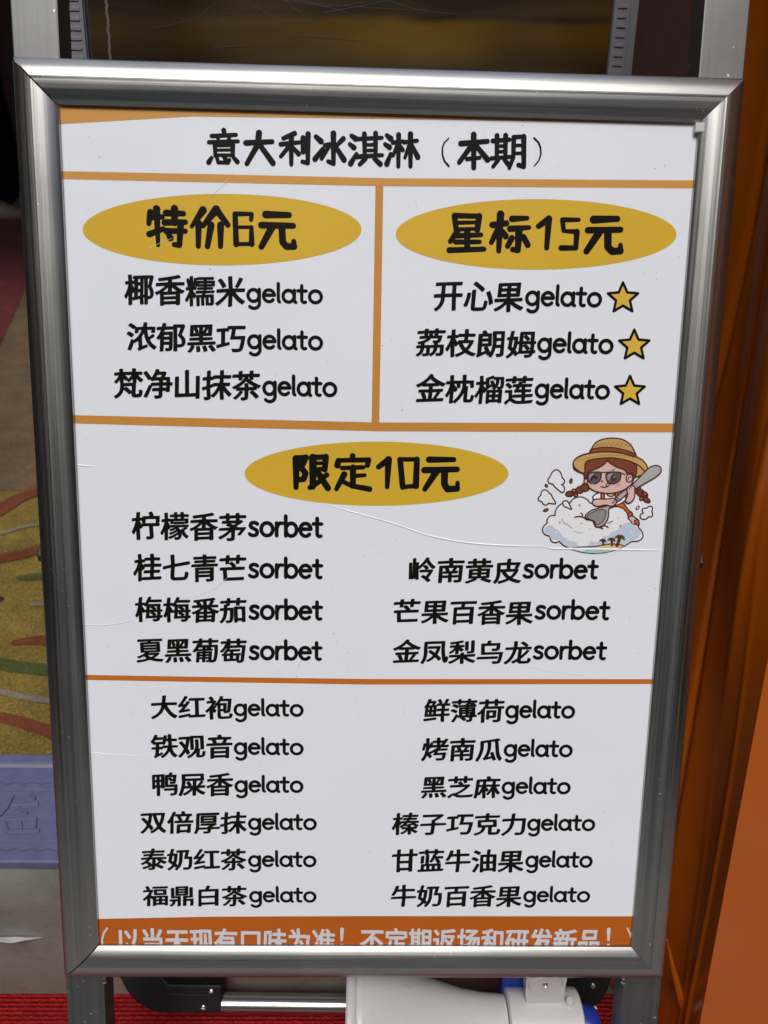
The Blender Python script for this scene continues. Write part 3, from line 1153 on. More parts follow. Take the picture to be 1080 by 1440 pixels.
brush('price_heading', 330, 610, 2.7, [
    (24, 16, (234, 95), (233, 204)), (20, 18, (234, 94), (270, 90)), (20, 18, (270, 90), (252, 128), (270, 150), (262, 172), (246, 174)),
    (24, 20, (297, 90), (297, 200)), (18, 16, (296, 90), (345, 88)), (20, 18, (346, 88), (342, 136)), (12, 12, (298, 112), (340, 111)), (14, 14, (298, 135), (342, 134)),
    (16, 16, (286, 204), (324, 180)), (16, 16, (350, 156), (326, 172)), (20, 20, (314, 145), (354, 206)),
    (18, 16, (448, 84), (448, 98)), (20, 18, (390, 120), (394, 102)), (14, 16, (394, 101), (508, 99)), (18, 16, (508, 99), (504, 120)), (14, 14, (408, 130), (488, 127)), (20, 18, (449, 128), (449, 198)),
    (14, 12, (452, 160), (494, 157)), (20, 14, (416, 154), (386, 210)), (14, 18, (404, 178), (446, 198), (512, 210)),
    (16, 20, (546, 126), (584, 98)), (22, 14, (584, 98), (579, 202)),
    (14, 14, (628, 97), (690, 97)), (18, 18, (628, 98), (638, 202)), (14, 14, (638, 202), (688, 198)), (20, 18, (688, 198), (692, 97)),
    (20, 16, (738, 98), (832, 98)), (20, 18, (720, 138), (844, 135)), (22, 16, (764, 146), (722, 210)), (22, 20, (797, 142), (796, 190), (808, 210), (844, 208)), (14, 14, (846, 208), (846, 186))])
brush('title_text', 280, 170, 2.16, [
    (12, 10, (75, 29), (77, 42)), (10, 9, (38, 46), (112, 42)), (9, 8, (56, 50), (60, 60)), (9, 8, (92, 50), (88, 60)), (10, 9, (30, 65), (118, 62)),
    (11, 9, (48, 74), (49, 106)), (9, 9, (48, 74), (102, 73)), (12, 10, (102, 73), (102, 106)), (7, 7, (50, 89), (100, 88)), (8, 8, (50, 104), (100, 104)),
    (9, 12, (38, 112), (29, 126)), (9, 9, (54, 112), (58, 126), (88, 127), (92, 118)), (9, 11, (74, 108), (80, 116)), (9, 12, (102, 108), (116, 124)),
    (13, 11, (142, 67), (222, 63)), (15, 11, (182, 37), (178, 72), (145, 130)), (12, 14, (184, 72), (224, 128)),
    (12, 10, (290, 38), (256, 53)), (11, 9, (248, 71), (306, 65)), (13, 10, (280, 46), (280, 132)), (11, 9, (277, 73), (248, 108)), (9, 12, (284, 80), (302, 100)),
    (13, 12, (316, 52), (316, 94)), (13, 10, (331, 40), (330, 128), (314, 124)),
    (11, 14, (355, 48), (370, 62)), (13, 9, (352, 116), (376, 84)), (14, 10, (408, 38), (408, 130), (392, 123)), (10, 10, (382, 74), (398, 71), (372, 114)), (12, 9, (438, 54), (416, 76)), (10, 14, (412, 74), (440, 118)),
    (10, 14, (463, 45), (475, 54)), (10, 13, (458, 71), (470, 81)), (13, 9, (460, 130), (478, 100)), (10, 9, (484, 55), (555, 51)), (12, 10, (502, 40), (503, 106)), (12, 10, (536, 38), (536, 106)),
    (8, 8, (505, 73), (533, 72)), (8, 8, (505, 90), (533, 89)), (11, 9, (478, 109), (556, 104)), (11, 10, (505, 115), (488, 132)), (10, 13, (532, 114), (550, 131)),
    (10, 14, (570, 44), (582, 54)), (10, 13, (565, 71), (578, 80)), (13, 9, (570, 131), (582, 100)), (10, 9, (588, 66), (620, 62)), (12, 10, (606, 42), (605, 138)), (10, 8, (603, 71), (589, 106)), (9, 11, (608, 73), (618, 88)),
    (10, 9, (622, 65), (662, 60)), (13, 10, (642, 40), (642, 138)), (10, 8, (640, 69), (625, 112)), (9, 13, (645, 71), (664, 110)),
    (3, 5, (758, 53), (745, 66), (739, 82), (739, 102), (745, 122), (758, 137)),
    (13, 11, (795, 69), (876, 62)), (14, 12, (834, 42), (834, 142)), (13, 11, (830, 71), (790, 126)), (11, 14, (838, 71), (876, 118)), (10, 9, (814, 116), (852, 112)),
    (11, 10, (892, 61), (942, 57)), (12, 10, (905, 45), (904, 112)), (12, 10, (931, 44), (930, 112)), (8, 8, (906, 77), (928, 76)), (8, 8, (906, 94), (928, 93)), (10, 9, (888, 114), (946, 109)), (10, 9, (908, 119), (893, 139)), (10, 12, (928, 119), (941, 134)),
    (12, 9, (956, 50), (954, 112), (942, 143)), (10, 10, (956, 49), (986, 48)), (13, 11, (986, 48), (986, 139), (970, 134)), (8, 8, (958, 75), (984, 74)), (8, 8, (957, 99), (984, 98)),
    (5, 3, (1018, 53), (1031, 66), (1037, 82), (1038, 102), (1031, 122), (1018, 137))], wscale=1.3)

# ---- Chinese glyphs from Blender's own fallback face, thickened into brush lettering
GL = {}


def glyph(ch):
    if ch in GL:
        return GL[ch]
    cu = bpy.data.curves.new('glyph', 'FONT')
    cu.body = ch
    cu.size = 1.0
    cu.resolution_u = 3
    cu.fill_mode = 'FRONT'
    ob = bpy.data.objects.new('glyph', cu)
    COL.objects.link(ob)
    dg = bpy.context.evaluated_depsgraph_get()
    ev = ob.evaluated_get(dg)
    me = ev.to_mesh()
    fv = [(p.co.x, p.co.y) for p in me.vertices]
    ff = [tuple(p.vertices) for p in me.polygons]
    ev.to_mesh_clear()
    cc = ob.to_curve(dg)
    loops = []
    from mathutils.geometry import interpolate_bezier
    for sp in cc.splines:
        bp = sp.bezier_points
        lp = []
        for i in range(len(bp)):
            a, b = bp[i], bp[(i + 1) % len(bp)]
            straight = (a.handle_right - a.co).length < 1e-5 and (b.handle_left - b.co).length < 1e-5
            d0 = (b.co - a.co)
            if d0.length < 1e-6:
                continue
            c1 = (a.handle_right - a.co).cross(d0).length + (b.handle_left - b.co).cross(d0).length
            if straight or c1 < 1e-5:
                lp.append((a.co.x, a.co.y))
            else:
                for q in interpolate_bezier(a.co, a.handle_right, b.handle_left, b.co, 5)[:-1]:
                    lp.append((q.x, q.y))
        loops.append(lp)
    ob.to_curve_clear()
    bpy.data.objects.remove(ob)
    bpy.data.curves.remove(cu)
    GL[ch] = (fv, ff, loops)
    return GL[ch]


def warp(x, y, cx, cy, k, seed):
    """hand-lettered set of the strokes: rising to the right, slightly bowed"""
    dx, dy = x - cx, y - cy
    yy = y + k * dx - 0.05 * dx * dx * (1 if dy > 0 else -0.3)
    xx = x + 0.012 * math.sin(dy * 7 + seed) + 0.02 * dy
    return xx, yy


NC, NS = math.cos(math.radians(28)), math.sin(math.radians(28))


def cjk(g, txt, x0, x1, yt, yb, ex=0.027, ey=0.017, k=0.055, z=ZT2, gap=0.0, auto=True):
    """one row of Chinese characters fitted to a pixel box"""
    fills, outl, wts = [], [], []
    for i, ch in enumerate(txt):
        fv, ff, loops = glyph(ch)
        ln = sum(math.dist(lp[q], lp[q - 1]) for lp in loops for q in range(len(lp)))
        we = min(0.035, max(0.024, 0.048 - 0.0013 * ln)) if auto else ex
        wts.append((we, we * 0.45 if auto else ey))
        xs = [p[0] for p in fv]
        cx = 0.46
        cy = 0.34
        sd = (ord(ch) % 17)
        ox = i * (1.0 + gap)
        fills.append(([(lambda q: (q[0] + ox, q[1]))(warp(a, b, cx, cy, k, sd)) for a, b in fv], ff))
        outl.append([[(lambda q: (q[0] + ox, q[1]))(warp(a, b, cx, cy, k, sd)) for a, b in lp] for lp in loops])
    allp = [p for f in fills for p in f[0]]
    ax0, ax1 = min(p[0] for p in allp) - ex, max(p[0] for p in allp) + ex
    ay0, ay1 = min(p[1] for p in allp) - ey, max(p[1] for p in allp) + ey
    ym, xm = (yt + yb) / 2, (x0 + x1) / 2
    X0, X1 = at(x0, ym)[0], at(x1, ym)[0]
    T, B = at(xm, yt)[1], at(xm, yb)[1]
    # keep the row's slope on the poster
    sl = 0.0
    sx, sy = (X1 - X0) / (ax1 - ax0), (T - B) / (ay1 - ay0)
    f = lambda p: (X0 + (p[0] - ax0) * sx, B + (p[1] - ay0) * sy)
    for fv, ff in fills:
        zz = z + random.random() * 1e-5
        n = len(g.v)
        g.v += [(*f(p), zz) for p in fv]
        for q in ff:
            g.f.append(tuple(n + i for i in q))
            g.m.append(0)
    for gl, (ex, ey) in zip(outl, wts):
        for lp in gl:
            m = len(lp)
            for i in range(m):
                a, b = Vector(lp[i]), Vector(lp[(i + 1) % m])
                d = b - a
                if d.length < 1e-5:
                    continue
                nx, ny = -d.y / d.length, d.x / d.length
                # brush nib: an ellipse tilted up to the right
                ln_, lt_ = nx * NC + ny * NS, -nx * NS + ny * NC
                q = math.sqrt((ex * ln_) ** 2 + (ey * lt_) ** 2)
                pa, pb_ = ex * ex * ln_ / q, ey * ey * lt_ / q
                o = Vector((pa * NC - pb_ * NS, pa * NS + pb_ * NC))
                zz = z + 2e-5 + random.random() * 2e-5
                g.face([(*f(a - o), zz), (*f(b - o), zz), (*f(b + o), zz), (*f(a + o), zz)])
                zz = z + 4.5e-5 + random.random() * 2e-5
                ring = []
                for t in range(8):
                    ca, sa = ex * math.cos(2 * math.pi * t / 8), ey * math.sin(2 * math.pi * t / 8)
                    ring.append((*f((a.x + ca * NC - sa * NS, a.y + ca * NS + sa * NC)), zz))
                g.face(ring)


def arc(cx, cy, rx, ry, a0, a1, n=16):
    return [(cx + rx * math.cos(math.radians(a0 + (a1 - a0) * i / n)), cy + ry * math.sin(math.radians(a0 + (a1 - a0) * i / n))) for i in range(n + 1)]


LET = {
    'g': (1.00, [arc(.46, .50, .36, .42, 0, 360, 24), [(.84, .93), (.84, .02)] + arc(.48, -.06, .36, .36, 0, -140, 12)]),
    'e': (0.95, [[(.12, .54), (.82, .55)], arc(.47, .50, .36, .42, 8, 318, 24)]),
    'l': (0.34, [[(.13, 1.38), (.13, .26)] + [(.15, .13), (.22, .08)]]),
    'a': (1.02, [arc(.46, .50, .36, .42, 0, 360, 24), [(.84, .93), (.84, .2), (.88, .09), (.94, .07)]]),
    't': (0.70, [[(.30, 1.26), (.30, .3)] + arc(.47, .27, .17, .19, 180, 300, 8), [(.05, .90), (.60, .90)]]),
    'o': (1.00, [arc(.50, .50, .39, .42, 0, 360, 26)]),
    's': (0.78, [[(.64, .84), (.54, .91), (.38, .93), (.22, .87), (.17, .72), (.24, .60), (.40, .53), (.55, .46), (.63, .34), (.60, .18), (.48, .09), (.32, .07), (.18, .12), (.11, .18)]]),
    'r': (0.62, [[(.15, .92), (.15, .08)], [(.15, .58), (.24, .80), (.38, .92), (.54, .91)]]),
    'b': (1.00, [[(.14, 1.38), (.14, .08)], arc(.51, .50, .36, .42, 0, 360, 24)]),
}


def latin(g, txt, x0, x1, yt, yb, w_=0.258, z=ZT2):
    """hand-made rounded Latin letters; yt = ascender top, yb = baseline"""
    ym = yt + (yb - yt) * 0.62
    X0, X1 = at(x0, ym)[0], at(x1, ym)[0]
    T, B = at((x0 + x1) / 2, yt)[1], at((x0 + x1) / 2, yb)[1]
    tot = sum(LET[c][0] for c in txt) - 0.06
    sx, sy = (X1 - X0) / tot, (T - B) / 1.46
    x = -0.02
    for c in txt:
        adv, st = LET[c]
        for s in st:
            g.stroke([(X0 + (x + a) * sx, B + b * sy) for a, b in s], w_ * sy, w_ * sy * 0.94, z, ncap=10)
        x += adv


ROWS = [
    ('椰香糯米', 174.5, 344.5, 386.8, 430.5, 'gelato', 347, 453.5, 397.5, 426.2),
    ('浓郁黑巧', 178, 345.5, 454.5, 495.6, 'gelato', 348, 453.5, 462.5, 491.5),
    ('梵净山抹茶', 159.6, 367, 519.3, 562.3, 'gelato', 369.5, 473.5, 527.5, 557),
    ('开心果', 610, 736.5, 396, 439, 'gelato', 739, 846, 400.8, 430.8),
    ('荔枝朗姆', 585, 754, 463, 503, 'gelato', 756, 862, 466.8, 496.6),
    ('金枕榴莲', 585, 750, 527, 568, 'gelato', 752.5, 857, 531.6, 560.5),
    ('柠檬香茅', 185, 346.5, 720, 760.3, 'sorbet', 349, 453.5, 724, 755.3),
    ('桂七青芒', 187, 346.5, 779, 818.5, 'sorbet', 349, 453.5, 783.3, 813.3),
    ('梅梅番茄', 190, 346.8, 839.6, 876, 'sorbet', 349.8, 453.2, 842, 871.6),
    ('夏黑葡萄', 191.5, 347, 897, 932.6, 'sorbet', 350, 452.5, 899.5, 928.2),
    ('岭南黄皮', 575, 733.5, 784.6, 820.5, 'sorbet', 735.5, 840.8, 784.8, 813.6),
    ('芒果百香果', 553.4, 750, 843, 878.4, 'sorbet', 752.3, 857, 843, 871.2),
    ('金凤梨乌龙', 552.6, 747.5, 900, 934.2, 'sorbet', 749.7, 852.5, 900, 927.4),
    ('大红袍', 212, 327, 978.2, 1011.7, 'gelato', 329, 426.2, 982.4, 1007),
    ('铁观音', 212, 327, 1032.5, 1066.7, 'gelato', 329.3, 426.2, 1037, 1061.2),
    ('鸭屎香', 214, 328, 1086.2, 1119.7, 'gelato', 330.3, 426, 1090.3, 1114.2),
    ('双倍厚抹', 197, 347, 1140.5, 1172.7, 'gelato', 349.3, 444.8, 1143.3, 1166.8),
    ('泰奶红茶', 197.8, 347, 1193, 1224.2, 'gelato', 349.3, 444.4, 1196, 1218.8),
    ('福鼎白茶', 200.6, 348, 1245, 1275, 'gelato', 350.8, 444.4, 1246.6, 1268.6),
    ('鲜薄荷', 595.5, 709, 982.4, 1016.2, 'gelato', 711, 808, 984.4, 1009.7),
    ('烤南瓜', 592.3, 706.5, 1037.4, 1070.8, 'gelato', 709, 804.6, 1039.4, 1064),
    ('黑芝麻', 592.3, 703.5, 1091, 1123, 'gelato', 706, 801.8, 1092.4, 1116.2),
    ('榛子巧克力', 551, 739.5, 1143, 1175, 'gelato', 742, 836.4, 1144.5, 1168),
    ('甘蓝牛油果', 551, 737, 1194, 1227, 'gelato', 739.3, 832.8, 1196.2, 1219.6),
    ('牛奶百香果', 549.7, 734, 1244.4, 1275.8, 'gelato', 736.3, 829.2, 1246.2, 1268.4),
]
for zh, a, b, c, d, en, e, f, h, i in ROWS:
    g = MB()
    cjk(g, zh, a, b, c, d)
    latin(g, en, e, f, h, i)
    printed(g, 'flavour_text', INK)

# banner line, its lower part hidden by the frame
g = MB()
cjk(g, '以当天现有口味为准', 165, 471, 1305.2, 1341, 0.026, 0.026, 0.0, auto=False)
cjk(g, '不定期返场和研发新品', 506, 843.5, 1305.2, 1341, 0.026, 0.026, 0.0, auto=False)
bw = lambda w_: px_w(w_, 500, 1320)
g.stroke([at(x, y) for x, y in ((151, 1305), (146, 1312), (143.5, 1322), (144.5, 1333), (149, 1343))], bw(2.6), bw(2.6), ZT2)
g.stroke([at(x, y) for x, y in ((882, 1305), (886, 1313), (888, 1322), (887, 1333), (883, 1343))], bw(2.2), bw(2.2), ZT2)
for x in (481, 856):
    g.stroke([at(x, 1306.5), at(x - .4, 1322)], bw(5.4), bw(3.4), ZT2)
    g.stroke([at(x - .6, 1329), at(x - .6, 1329.5)], bw(5), bw(5), ZT2)
printed(g, 'banner_text', BTEXT)


# ---- stars
def star(cx, cy, r):
    g = MB()
    def ring(rr, q):
        out = []
        for k in range(10):
            a = math.radians(90 + 36 * k)
            q2 = rr if k % 2 == 0 else rr * q
            out.append(at(cx + q2 * math.cos(a), cy + 1.0 - q2 * math.sin(a)))
        return out
    g.poly(ring(r, 0.46), ZT2, 0)
    g.stroke(ring(r, 0.46), px_w(3.6, cx, cy), None, ZT2 + 0.00005, 1, closed=True, ncap=12)
    return printed(g, 'yellow_star', [STAR, INK])


star(876, 418.5, 22.3)
star(891.8, 484.8, 22.3)
star(885.8, 549.3, 21.8)

# ---- small cartoon print: girl with straw hat scooping a cloud
IM = [P_OUT, P_SKIN, P_BLUSH, P_HAIR, P_STRAW, P_STRAWD, P_BAND, P_ORANGE, P_GREY, P_GREYD, P_LENS, P_LENSL, P_CLOUD, P_CLOUDB, P_SEA, P_SAND, P_LEAF, P_WHITE]
OUT, SKIN, BLUSH, HAIR, STRAW, STRAWD, BAND, ORANGE, GREY, GREYD, LENS, LENSL, CLOUD, CLOUDB, SEA, SAND, LEAF, WHITE = range(18)
g = MB()
zc = [ZP]
ip = lambda pts: [at(720 + x / 4.5, 590 + y / 4.5) for x, y in pts]
LW = px_w(1.9, 840, 690)


def shape(pts, mi, outline=True, sm=5, lw=1.0, closed=True):
    q = smooth_line(ip(pts), sm, True) if sm else [Vector(p) for p in ip(pts)]
    zc[0] += 0.0000025
    g.poly(q, zc[0], mi)
    if outline:
        zc[0] += 0.0000025
        line(None, lw, OUT, q)


def line(pts, lw=1.0, mi=OUT, q=None, sm=5):
    closed = q is not None
    if q is None:
        q = smooth_line(ip(pts), sm)
    zc[0] += 0.0000025
    P2 = list(q)
    w_ = LW * lw
    n = len(P2)
    for i in range(n if closed else n - 1):
        a, b = Vector(P2[i]), Vector(P2[(i + 1) % n])
        d = b - a
        if d.length < 1e-8:
            continue
        nn = Vector((-d.y, d.x)).normalized() * w_ / 2
        e = d.normalized() * w_ * 0.25
        g.face([(*(a - e - nn), zc[0]), (*(b + e - nn), zc[0]), (*(b + e + nn), zc[0]), (*(a - e + nn), zc[0])], mi)


def ell(cx, cy, rx, ry, rot=0, n=20):
    c_, s_ = math.cos(rot), math.sin(rot)
    return [(cx + rx * math.cos(2 * math.pi * k / n) * c_ - ry * math.sin(2 * math.pi * k / n) * s_,
             cy + rx * math.cos(2 * math.pi * k / n) * s_ + ry * math.sin(2 * math.pi * k / n) * c_) for k in range(n)]


def lobes(cusps, bulge=0.32, n=8):
    out = []
    N = len(cusps)
    for i in range(N):
        a, b = Vector(cusps[i][:2]), Vector(cusps[(i + 1) % N][:2])
        k = cusps[i][2] if len(cusps[i]) > 2 else bulge
        d = b - a
        nn = Vector((d.y, -d.x))
        for q in range(n):
            t = q / n
            out.append(tuple(a + d * t + nn * k * (1 - (2 * t - 1) ** 2) ** 0.75))
    return out


# floating puffs
shape(lobes([(320, 464, 0.06), (258, 408, 0.45), (240, 362, 0.62), (318, 370, 0.4), (313, 412, 0.3)]), CLOUD, True, 0)
shape(lobes([(276, 533, 0.05), (232, 528, 0.4), (190, 520, 0.5), (182, 480, 0.5), (236, 465, 0.12), (255, 495, 0.08)]), CLOUD, True, 0)
shape(lobes([(812, 620, 0.3), (832, 594, 0.5), (850, 562, 0.7), (884, 585, 0.5), (862, 614, 0.3)]), CLOUD, True, 0)
for e in ((373, 389, 8, 15, 0.2), (217, 419, 7, 10, -0.6), (214, 573, 8, 16, 1.2), (795, 558, 7, 13, 0.7)):
    shape(ell(*e[:2], e[3], e[2], e[4] + 1.57), BAND if e[0] < 700 else P_CLOUD and CLOUD, True, 0, 0.8)
# left plait
for e in ((365, 470, 26, 17, -0.1), (398, 462, 18, 17, 0), (430, 445, 24, 22, -0.4), (464, 428, 28, 26, -0.5)):
    shape(ell(*e), HAIR, True, 0)
shape(ell(392, 450, 12, 11), ORANGE, True, 0)
shape(ell(404, 480, 11, 10), ORANGE, True, 0)
# right plait
for e in ((796, 445, 18, 25, 0.2), (815, 465, 22, 22, 0.3), (838, 478, 20, 20, 0.3), (850, 508, 26, 14, 0.6)):
    shape(ell(*e), HAIR, True, 0)
shape(ell(842, 470, 12, 11), ORANGE, True, 0)
shape(ell(818, 500, 11, 11), ORANGE, True, 0)
# leg, shoe, dungarees
shape([(735, 620), (760, 610), (790, 630), (800, 655), (780, 672), (755, 655)], SKIN)
shape([(775, 640), (795, 632), (804, 650), (800, 672), (772, 674), (764, 668), (780, 660)], ORANGE)
shape([(630, 555), (660, 525), (690, 510), (710, 535), (735, 570), (762, 598), (728, 622), (705, 600), (670, 570)], ORANGE)
shape([(712, 610), (752, 582), (764, 600), (724, 626)], ORANGE, True, 0)
# body
shape([(512, 500), (525, 475), (560, 462), (640, 455), (700, 465), (720, 500), (690, 530), (640, 545), (560, 545)], WHITE)
shape([(604, 470), (645, 468), (640, 482), (622, 486), (606, 480)], SKIN, True)
shape([(562, 468), (584, 468), (584, 515), (562, 515)], ORANGE, True, 0)
shape([(652, 458), (672, 458), (672, 500), (654, 505)], ORANGE, True, 0)
# cloud body
CB_ = lobes([(298, 770, 0.36), (240, 738, 0.46), (222, 655, 0.30), (272, 608, 0.26), (365, 528, 0.30), (492, 527, 0.0), (620, 562, 0.30), (735, 628, 0.1), (762, 668, 0.30), (800, 682, 0.52), (758, 770, 0.0)])
CB_ = [p for p in CB_ if not (p[1] > 768 and 298 < p[0] < 757)] + [(757, 771), (710, 800), (650, 826), (580, 842), (510, 847), (440, 838), (380, 822), (330, 800), (305, 778)]
shape(CB_, CLOUD, True, 0)
shape([(206, 688), (240, 668), (275, 690), (310, 720), (330, 745), (370, 755), (400, 775), (440, 778), (500, 752), (560, 745), (610, 720), (660, 700), (690, 672), (740, 650), (800, 690), (812, 718), (795, 750), (750, 766),
       (700, 790), (600, 800), (500, 815), (400, 812), (335, 795), (295, 766), (250, 758), (236, 732), (210, 715)], CLOUDB, False)
shape(lobes([(318, 690, .3), (400, 668, .1), (560, 672, .1), (620, 690, .4), (575, 735, .3), (500, 765, .45), (400, 762, .3), (345, 740, .4)], .3), CLOUD, False, 0)
line([(316, 630), (330, 655), (352, 665), (380, 690)], 1.0, CLOUDB)
line([(390, 705), (420, 716), (450, 714)], 0.8, CLOUDB)
shape([(322, 520), (345, 514), (360, 530), (368, 548), (376, 568), (345, 556), (328, 548)], CLOUD)
# sea, sand, palms
shape([(372, 815), (440, 806), (530, 800), (600, 790), (660, 788), (712, 796), (650, 824), (580, 841), (510, 845), (440, 836)], SEA, False)
shape([(520, 806), (560, 795), (610, 790), (660, 788), (708, 796), (665, 818), (610, 822), (560, 818)], SAND, False)
shape([(390, 822), (450, 816), (480, 820), (440, 832)], WHITE, False)
line([(365, 814), (440, 806), (520, 803), (580, 792), (640, 787), (706, 796)], 0.9)
for (bx, by, tx, ty, s) in ((577, 795, 573, 768, 0.75), (632, 798, 628, 762, 0.85), (662, 800, 680, 748, 1.15)):
    line([(bx, by), ((bx + tx) / 2 + 2, (by + ty) / 2), (tx, ty)], 2.2 * s, BAND)
    for k in range(7):
        a = math.radians(200 + 28 * k - (k > 3) * 0)
        r_ = 30 * s
        ex_, ey_ = tx + r_ * math.cos(a), ty + r_ * math.sin(a) * 0.75 + 8 * s
        shape([(tx, ty), ((tx + ex_) / 2 - 4 * s * math.sin(a), (ty + ey_) / 2 - 10 * s), (ex_, ey_), ((tx + ex_) / 2 + 2 * s, (ty + ey_) / 2)], LEAF, True, 3, 0.5)
# sparkles
for (x, y, s, m_) in ((425, 541, 11, ORANGE), (302, 651, 10, ORANGE), (686, 672, 11, ORANGE), (438, 656, 8, ORANGE), (279, 713, 10, WHITE), (350, 765, 9, WHITE), (756, 712, 9, WHITE), (672, 622, 6, GREYD), (360, 602, 5, GREYD), (490, 694, 5, GREYD), (510, 733, 4, GREYD), (325, 592, 3, GREYD)):
    shape([(x, y - s), (x + s * .25, y - s * .25), (x + s, y), (x + s * .25, y + s * .25), (x, y + s), (x - s * .25, y + s * .25), (x - s, y), (x - s * .25, y - s * .25)], m_, False, 0)
# hat brim behind the head
shape([(388, 285), (400, 250), (440, 225), (500, 210), (580, 202), (680, 208), (770, 228), (830, 262), (856, 305), (840, 338), (800, 358), (760, 362), (640, 345), (480, 345), (420, 330), (392, 310)], STRAW)
# head
shape([(470, 330), (500, 290), (600, 265), (720, 280), (768, 340), (760, 400), (715, 440), (640, 465), (560, 462), (500, 440), (475, 400)], SKIN)
shape(ell(742, 370, 21, 26, 0.3), SKIN, True, 0)
line([(732, 382), (738, 366), (752, 360)], 0.8)
shape(ell(466, 388, 11, 20), SKIN, True, 0)
# hair
shape([(458, 370), (452, 310), (462, 270), (520, 245), (600, 240), (700, 250), (780, 285), (785, 340), (770, 372), (758, 340), (738, 345), (722, 338), (715, 322), (660, 300), (620, 276), (602, 258), (585, 280), (545, 306), (490, 328), (478, 350), (468, 372)], HAIR)
line([(545, 306), (500, 322), (480, 330)], 0.8)
for x in (560, 580, 600):
    line([(x - 10, 288 - (x - 560) * .3), (x + 4, 276 - (x - 560) * .3)], 0.7, BAND)
# hat crown, band
shape([(388, 292), (395, 255), (440, 228), (500, 212), (580, 204), (680, 210), (770, 230), (830, 262), (856, 305), (845, 330), (800, 290), (740, 262), (660, 245), (600, 242), (520, 250), (465, 270), (458, 335), (420, 325)], STRAW)
shape([(498, 208), (505, 180), (530, 145), (575, 124), (640, 117), (700, 127), (745, 155), (770, 195), (780, 235), (700, 214), (600, 203)], STRAW)
for k in range(9):
    line([(520 + 26 * k, 172), (548 + 26 * k, 132 + abs(k - 4) * 5)], 0.45, STRAWD)
    line([(530 + 26 * k, 135 + abs(k - 4) * 5), (556 + 24 * k, 172)], 0.45, STRAWD)
shape([(498, 210), (506, 188), (560, 178), (640, 178), (720, 195), (770, 215), (780, 236), (720, 218), (640, 204), (560, 204)], BAND)
for k in range(16):
    line([(420 + 26 * k, 258 - 30 * math.sin(k / 15 * math.pi)), (440 + 26 * k, 250 - 30 * math.sin(k / 15 * math.pi))], 0.5, STRAWD)
# glasses and face
for cx_, rx_ in ((520, 43), (640, 47)):
    shape([(cx_ - rx_, 352), (cx_ - rx_ + 8, 342), (cx_, 332), (cx_ + rx_ - 6, 334), (cx_ + rx_, 350), (cx_ + rx_ - 8, 384), (cx_ + 8, 404), (cx_ - 20, 404), (cx_ - rx_ + 6, 386)], LENS)
    shape([(cx_ - rx_ + 8, 362), (cx_ - rx_ + 14, 346), (cx_ - 4, 338), (cx_ - 22, 372), (cx_ - rx_ + 14, 384)], LENSL, False)
line([(498, 384), (506, 366), (522, 362), (536, 372)], 1.7, OUT)
shape(ell(640, 370, 20, 22), OUT, False, 0)
shape(ell(647, 362, 5, 6), LENSL, False, 0)
line([(480, 340), (520, 331), (580, 334), (640, 330), (690, 338), (716, 350)], 0.9)
line([(500, 328), (516, 318)], 0.6)
line([(632, 322), (650, 312)], 0.6)
line([(570, 384), (566, 390), (572, 395)], 0.9)
line([(560, 423), (580, 428), (604, 422), (618, 404)], 0.9)
shape(ell(604, 412, 12, 9, -0.7), BLUSH, True, 0, 0.7)
shape(ell(672, 412, 17, 8), BLUSH, False, 0)
shape(ell(506, 412, 15, 6), BLUSH, False, 0)
# spoon
shape([(655, 495), (705, 450), (770, 400), (860, 310), (905, 290), (938, 302), (938, 335), (900, 368), (790, 432), (725, 472), (672, 515)], GREY)
shape([(462, 610), (500, 575), (560, 555), (600, 545), (625, 530), (628, 545), (610, 570), (608, 615), (590, 655), (555, 678), (525, 672), (510, 640), (480, 632)], GREY)
shape([(475, 612), (510, 584), (555, 568), (590, 575), (590, 610), (572, 645), (545, 664), (530, 662), (518, 640), (490, 630)], GREYD, True, 5, 0.7)
shape([(620, 525), (660, 490), (680, 508), (638, 545)], GREY, True, 0, 0.8)
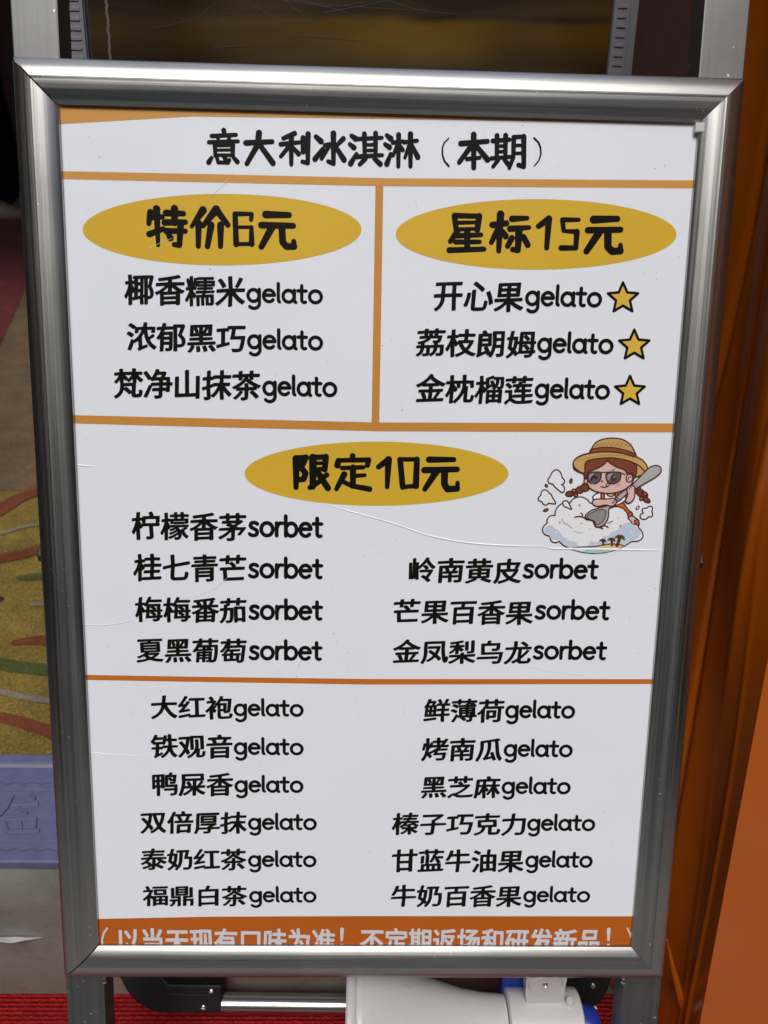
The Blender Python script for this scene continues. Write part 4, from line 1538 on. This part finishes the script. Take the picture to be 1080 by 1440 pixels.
# hands and arms
shape([(508, 520), (530, 503), (600, 502), (640, 498), (662, 512), (655, 532), (630, 548), (590, 540), (545, 548), (515, 540)], SKIN)
for k in range(3):
    line([(640 + 8 * k, 532 - 9 * k), (630 + 8 * k, 520 - 9 * k)], 0.7)
shape([(722, 440), (745, 418), (772, 422), (776, 450), (770, 500), (740, 528), (716, 518), (725, 490), (730, 468)], SKIN)
for k in range(3):
    line([(733 + 10 * k, 445 - 7 * k), (726 + 10 * k, 436 - 7 * k)], 0.7)
line([(395, 617), (420, 612), (448, 616), (470, 632)], 0.9)
line([(435, 588), (445, 600), (442, 612)], 0.8)
line([(470, 632), (500, 636), (522, 655), (528, 678), (555, 682), (575, 690)], 0.9)
line([(555, 682), (585, 670), (608, 682)], 0.9)
line([(605, 655), (620, 648), (635, 640)], 0.8, GREYD)
printed(g, 'cartoon_print', IM, 'small cartoon print of a girl in a straw hat scooping a cloud')


# ---- creases in the paper film
def crease(px, w0, w1, h=0.00035):
    g = MB()
    pts = smooth_line([at(x, y) for x, y in px], 6)
    n = len(pts)
    zb_ = ZP + 0.0003
    prev = None
    for i, p in enumerate(pts):
        d = (pts[min(i + 1, n - 1)] - pts[max(i - 1, 0)]).normalized()
        nn = Vector((-d.y, d.x))
        f = i / (n - 1)
        w_ = (w0 + (w1 - w0) * f) * min(1, 6 * f + 0.15, 6 * (1 - f) + 0.15)
        row = [(*(p - nn * w_), zb_), (*(p - nn * w_ * .1), zb_ + h * w_ / max(w0, w1)), (*(p + nn * w_), zb_)]
        if prev:
            for k in range(2):
                g.face([prev[k], row[k], row[k + 1], prev[k + 1]])
        prev = row
    return printed(g, 'paper_crease', CREASE)


crease([(455, 708), (500, 721), (550, 735), (600, 752), (650, 762), (700, 766.5), (770, 769)], 0.0004, 0.0007)
crease([(769, 769), (775, 771), (800, 771.5), (860, 772.3), (928, 774)], 0.0007, 0.0008)
crease([(116, 878), (140, 879), (165, 877), (190, 872)], 0.0003, 0.0001)
crease([(108, 653.5), (120, 655), (134, 656)], 0.0006, 0.0002)
crease([(126, 1057), (150, 1060), (175, 1062), (215, 1062)], 0.0003, 0.0001)
crease([(290, 284), (305, 268), (318, 256), (330, 240)], 0.00012, 0.0001, 0.0001)
crease([(205, 352), (225, 342), (245, 334)], 0.00012, 0.0001, 0.0001)
crease([(745, 937), (790, 946), (840, 950)], 0.00015, 0.0001, 0.0001)
crease([(268, 842), (300, 828), (320, 812)], 0.0001, 0.00012, 0.0001)
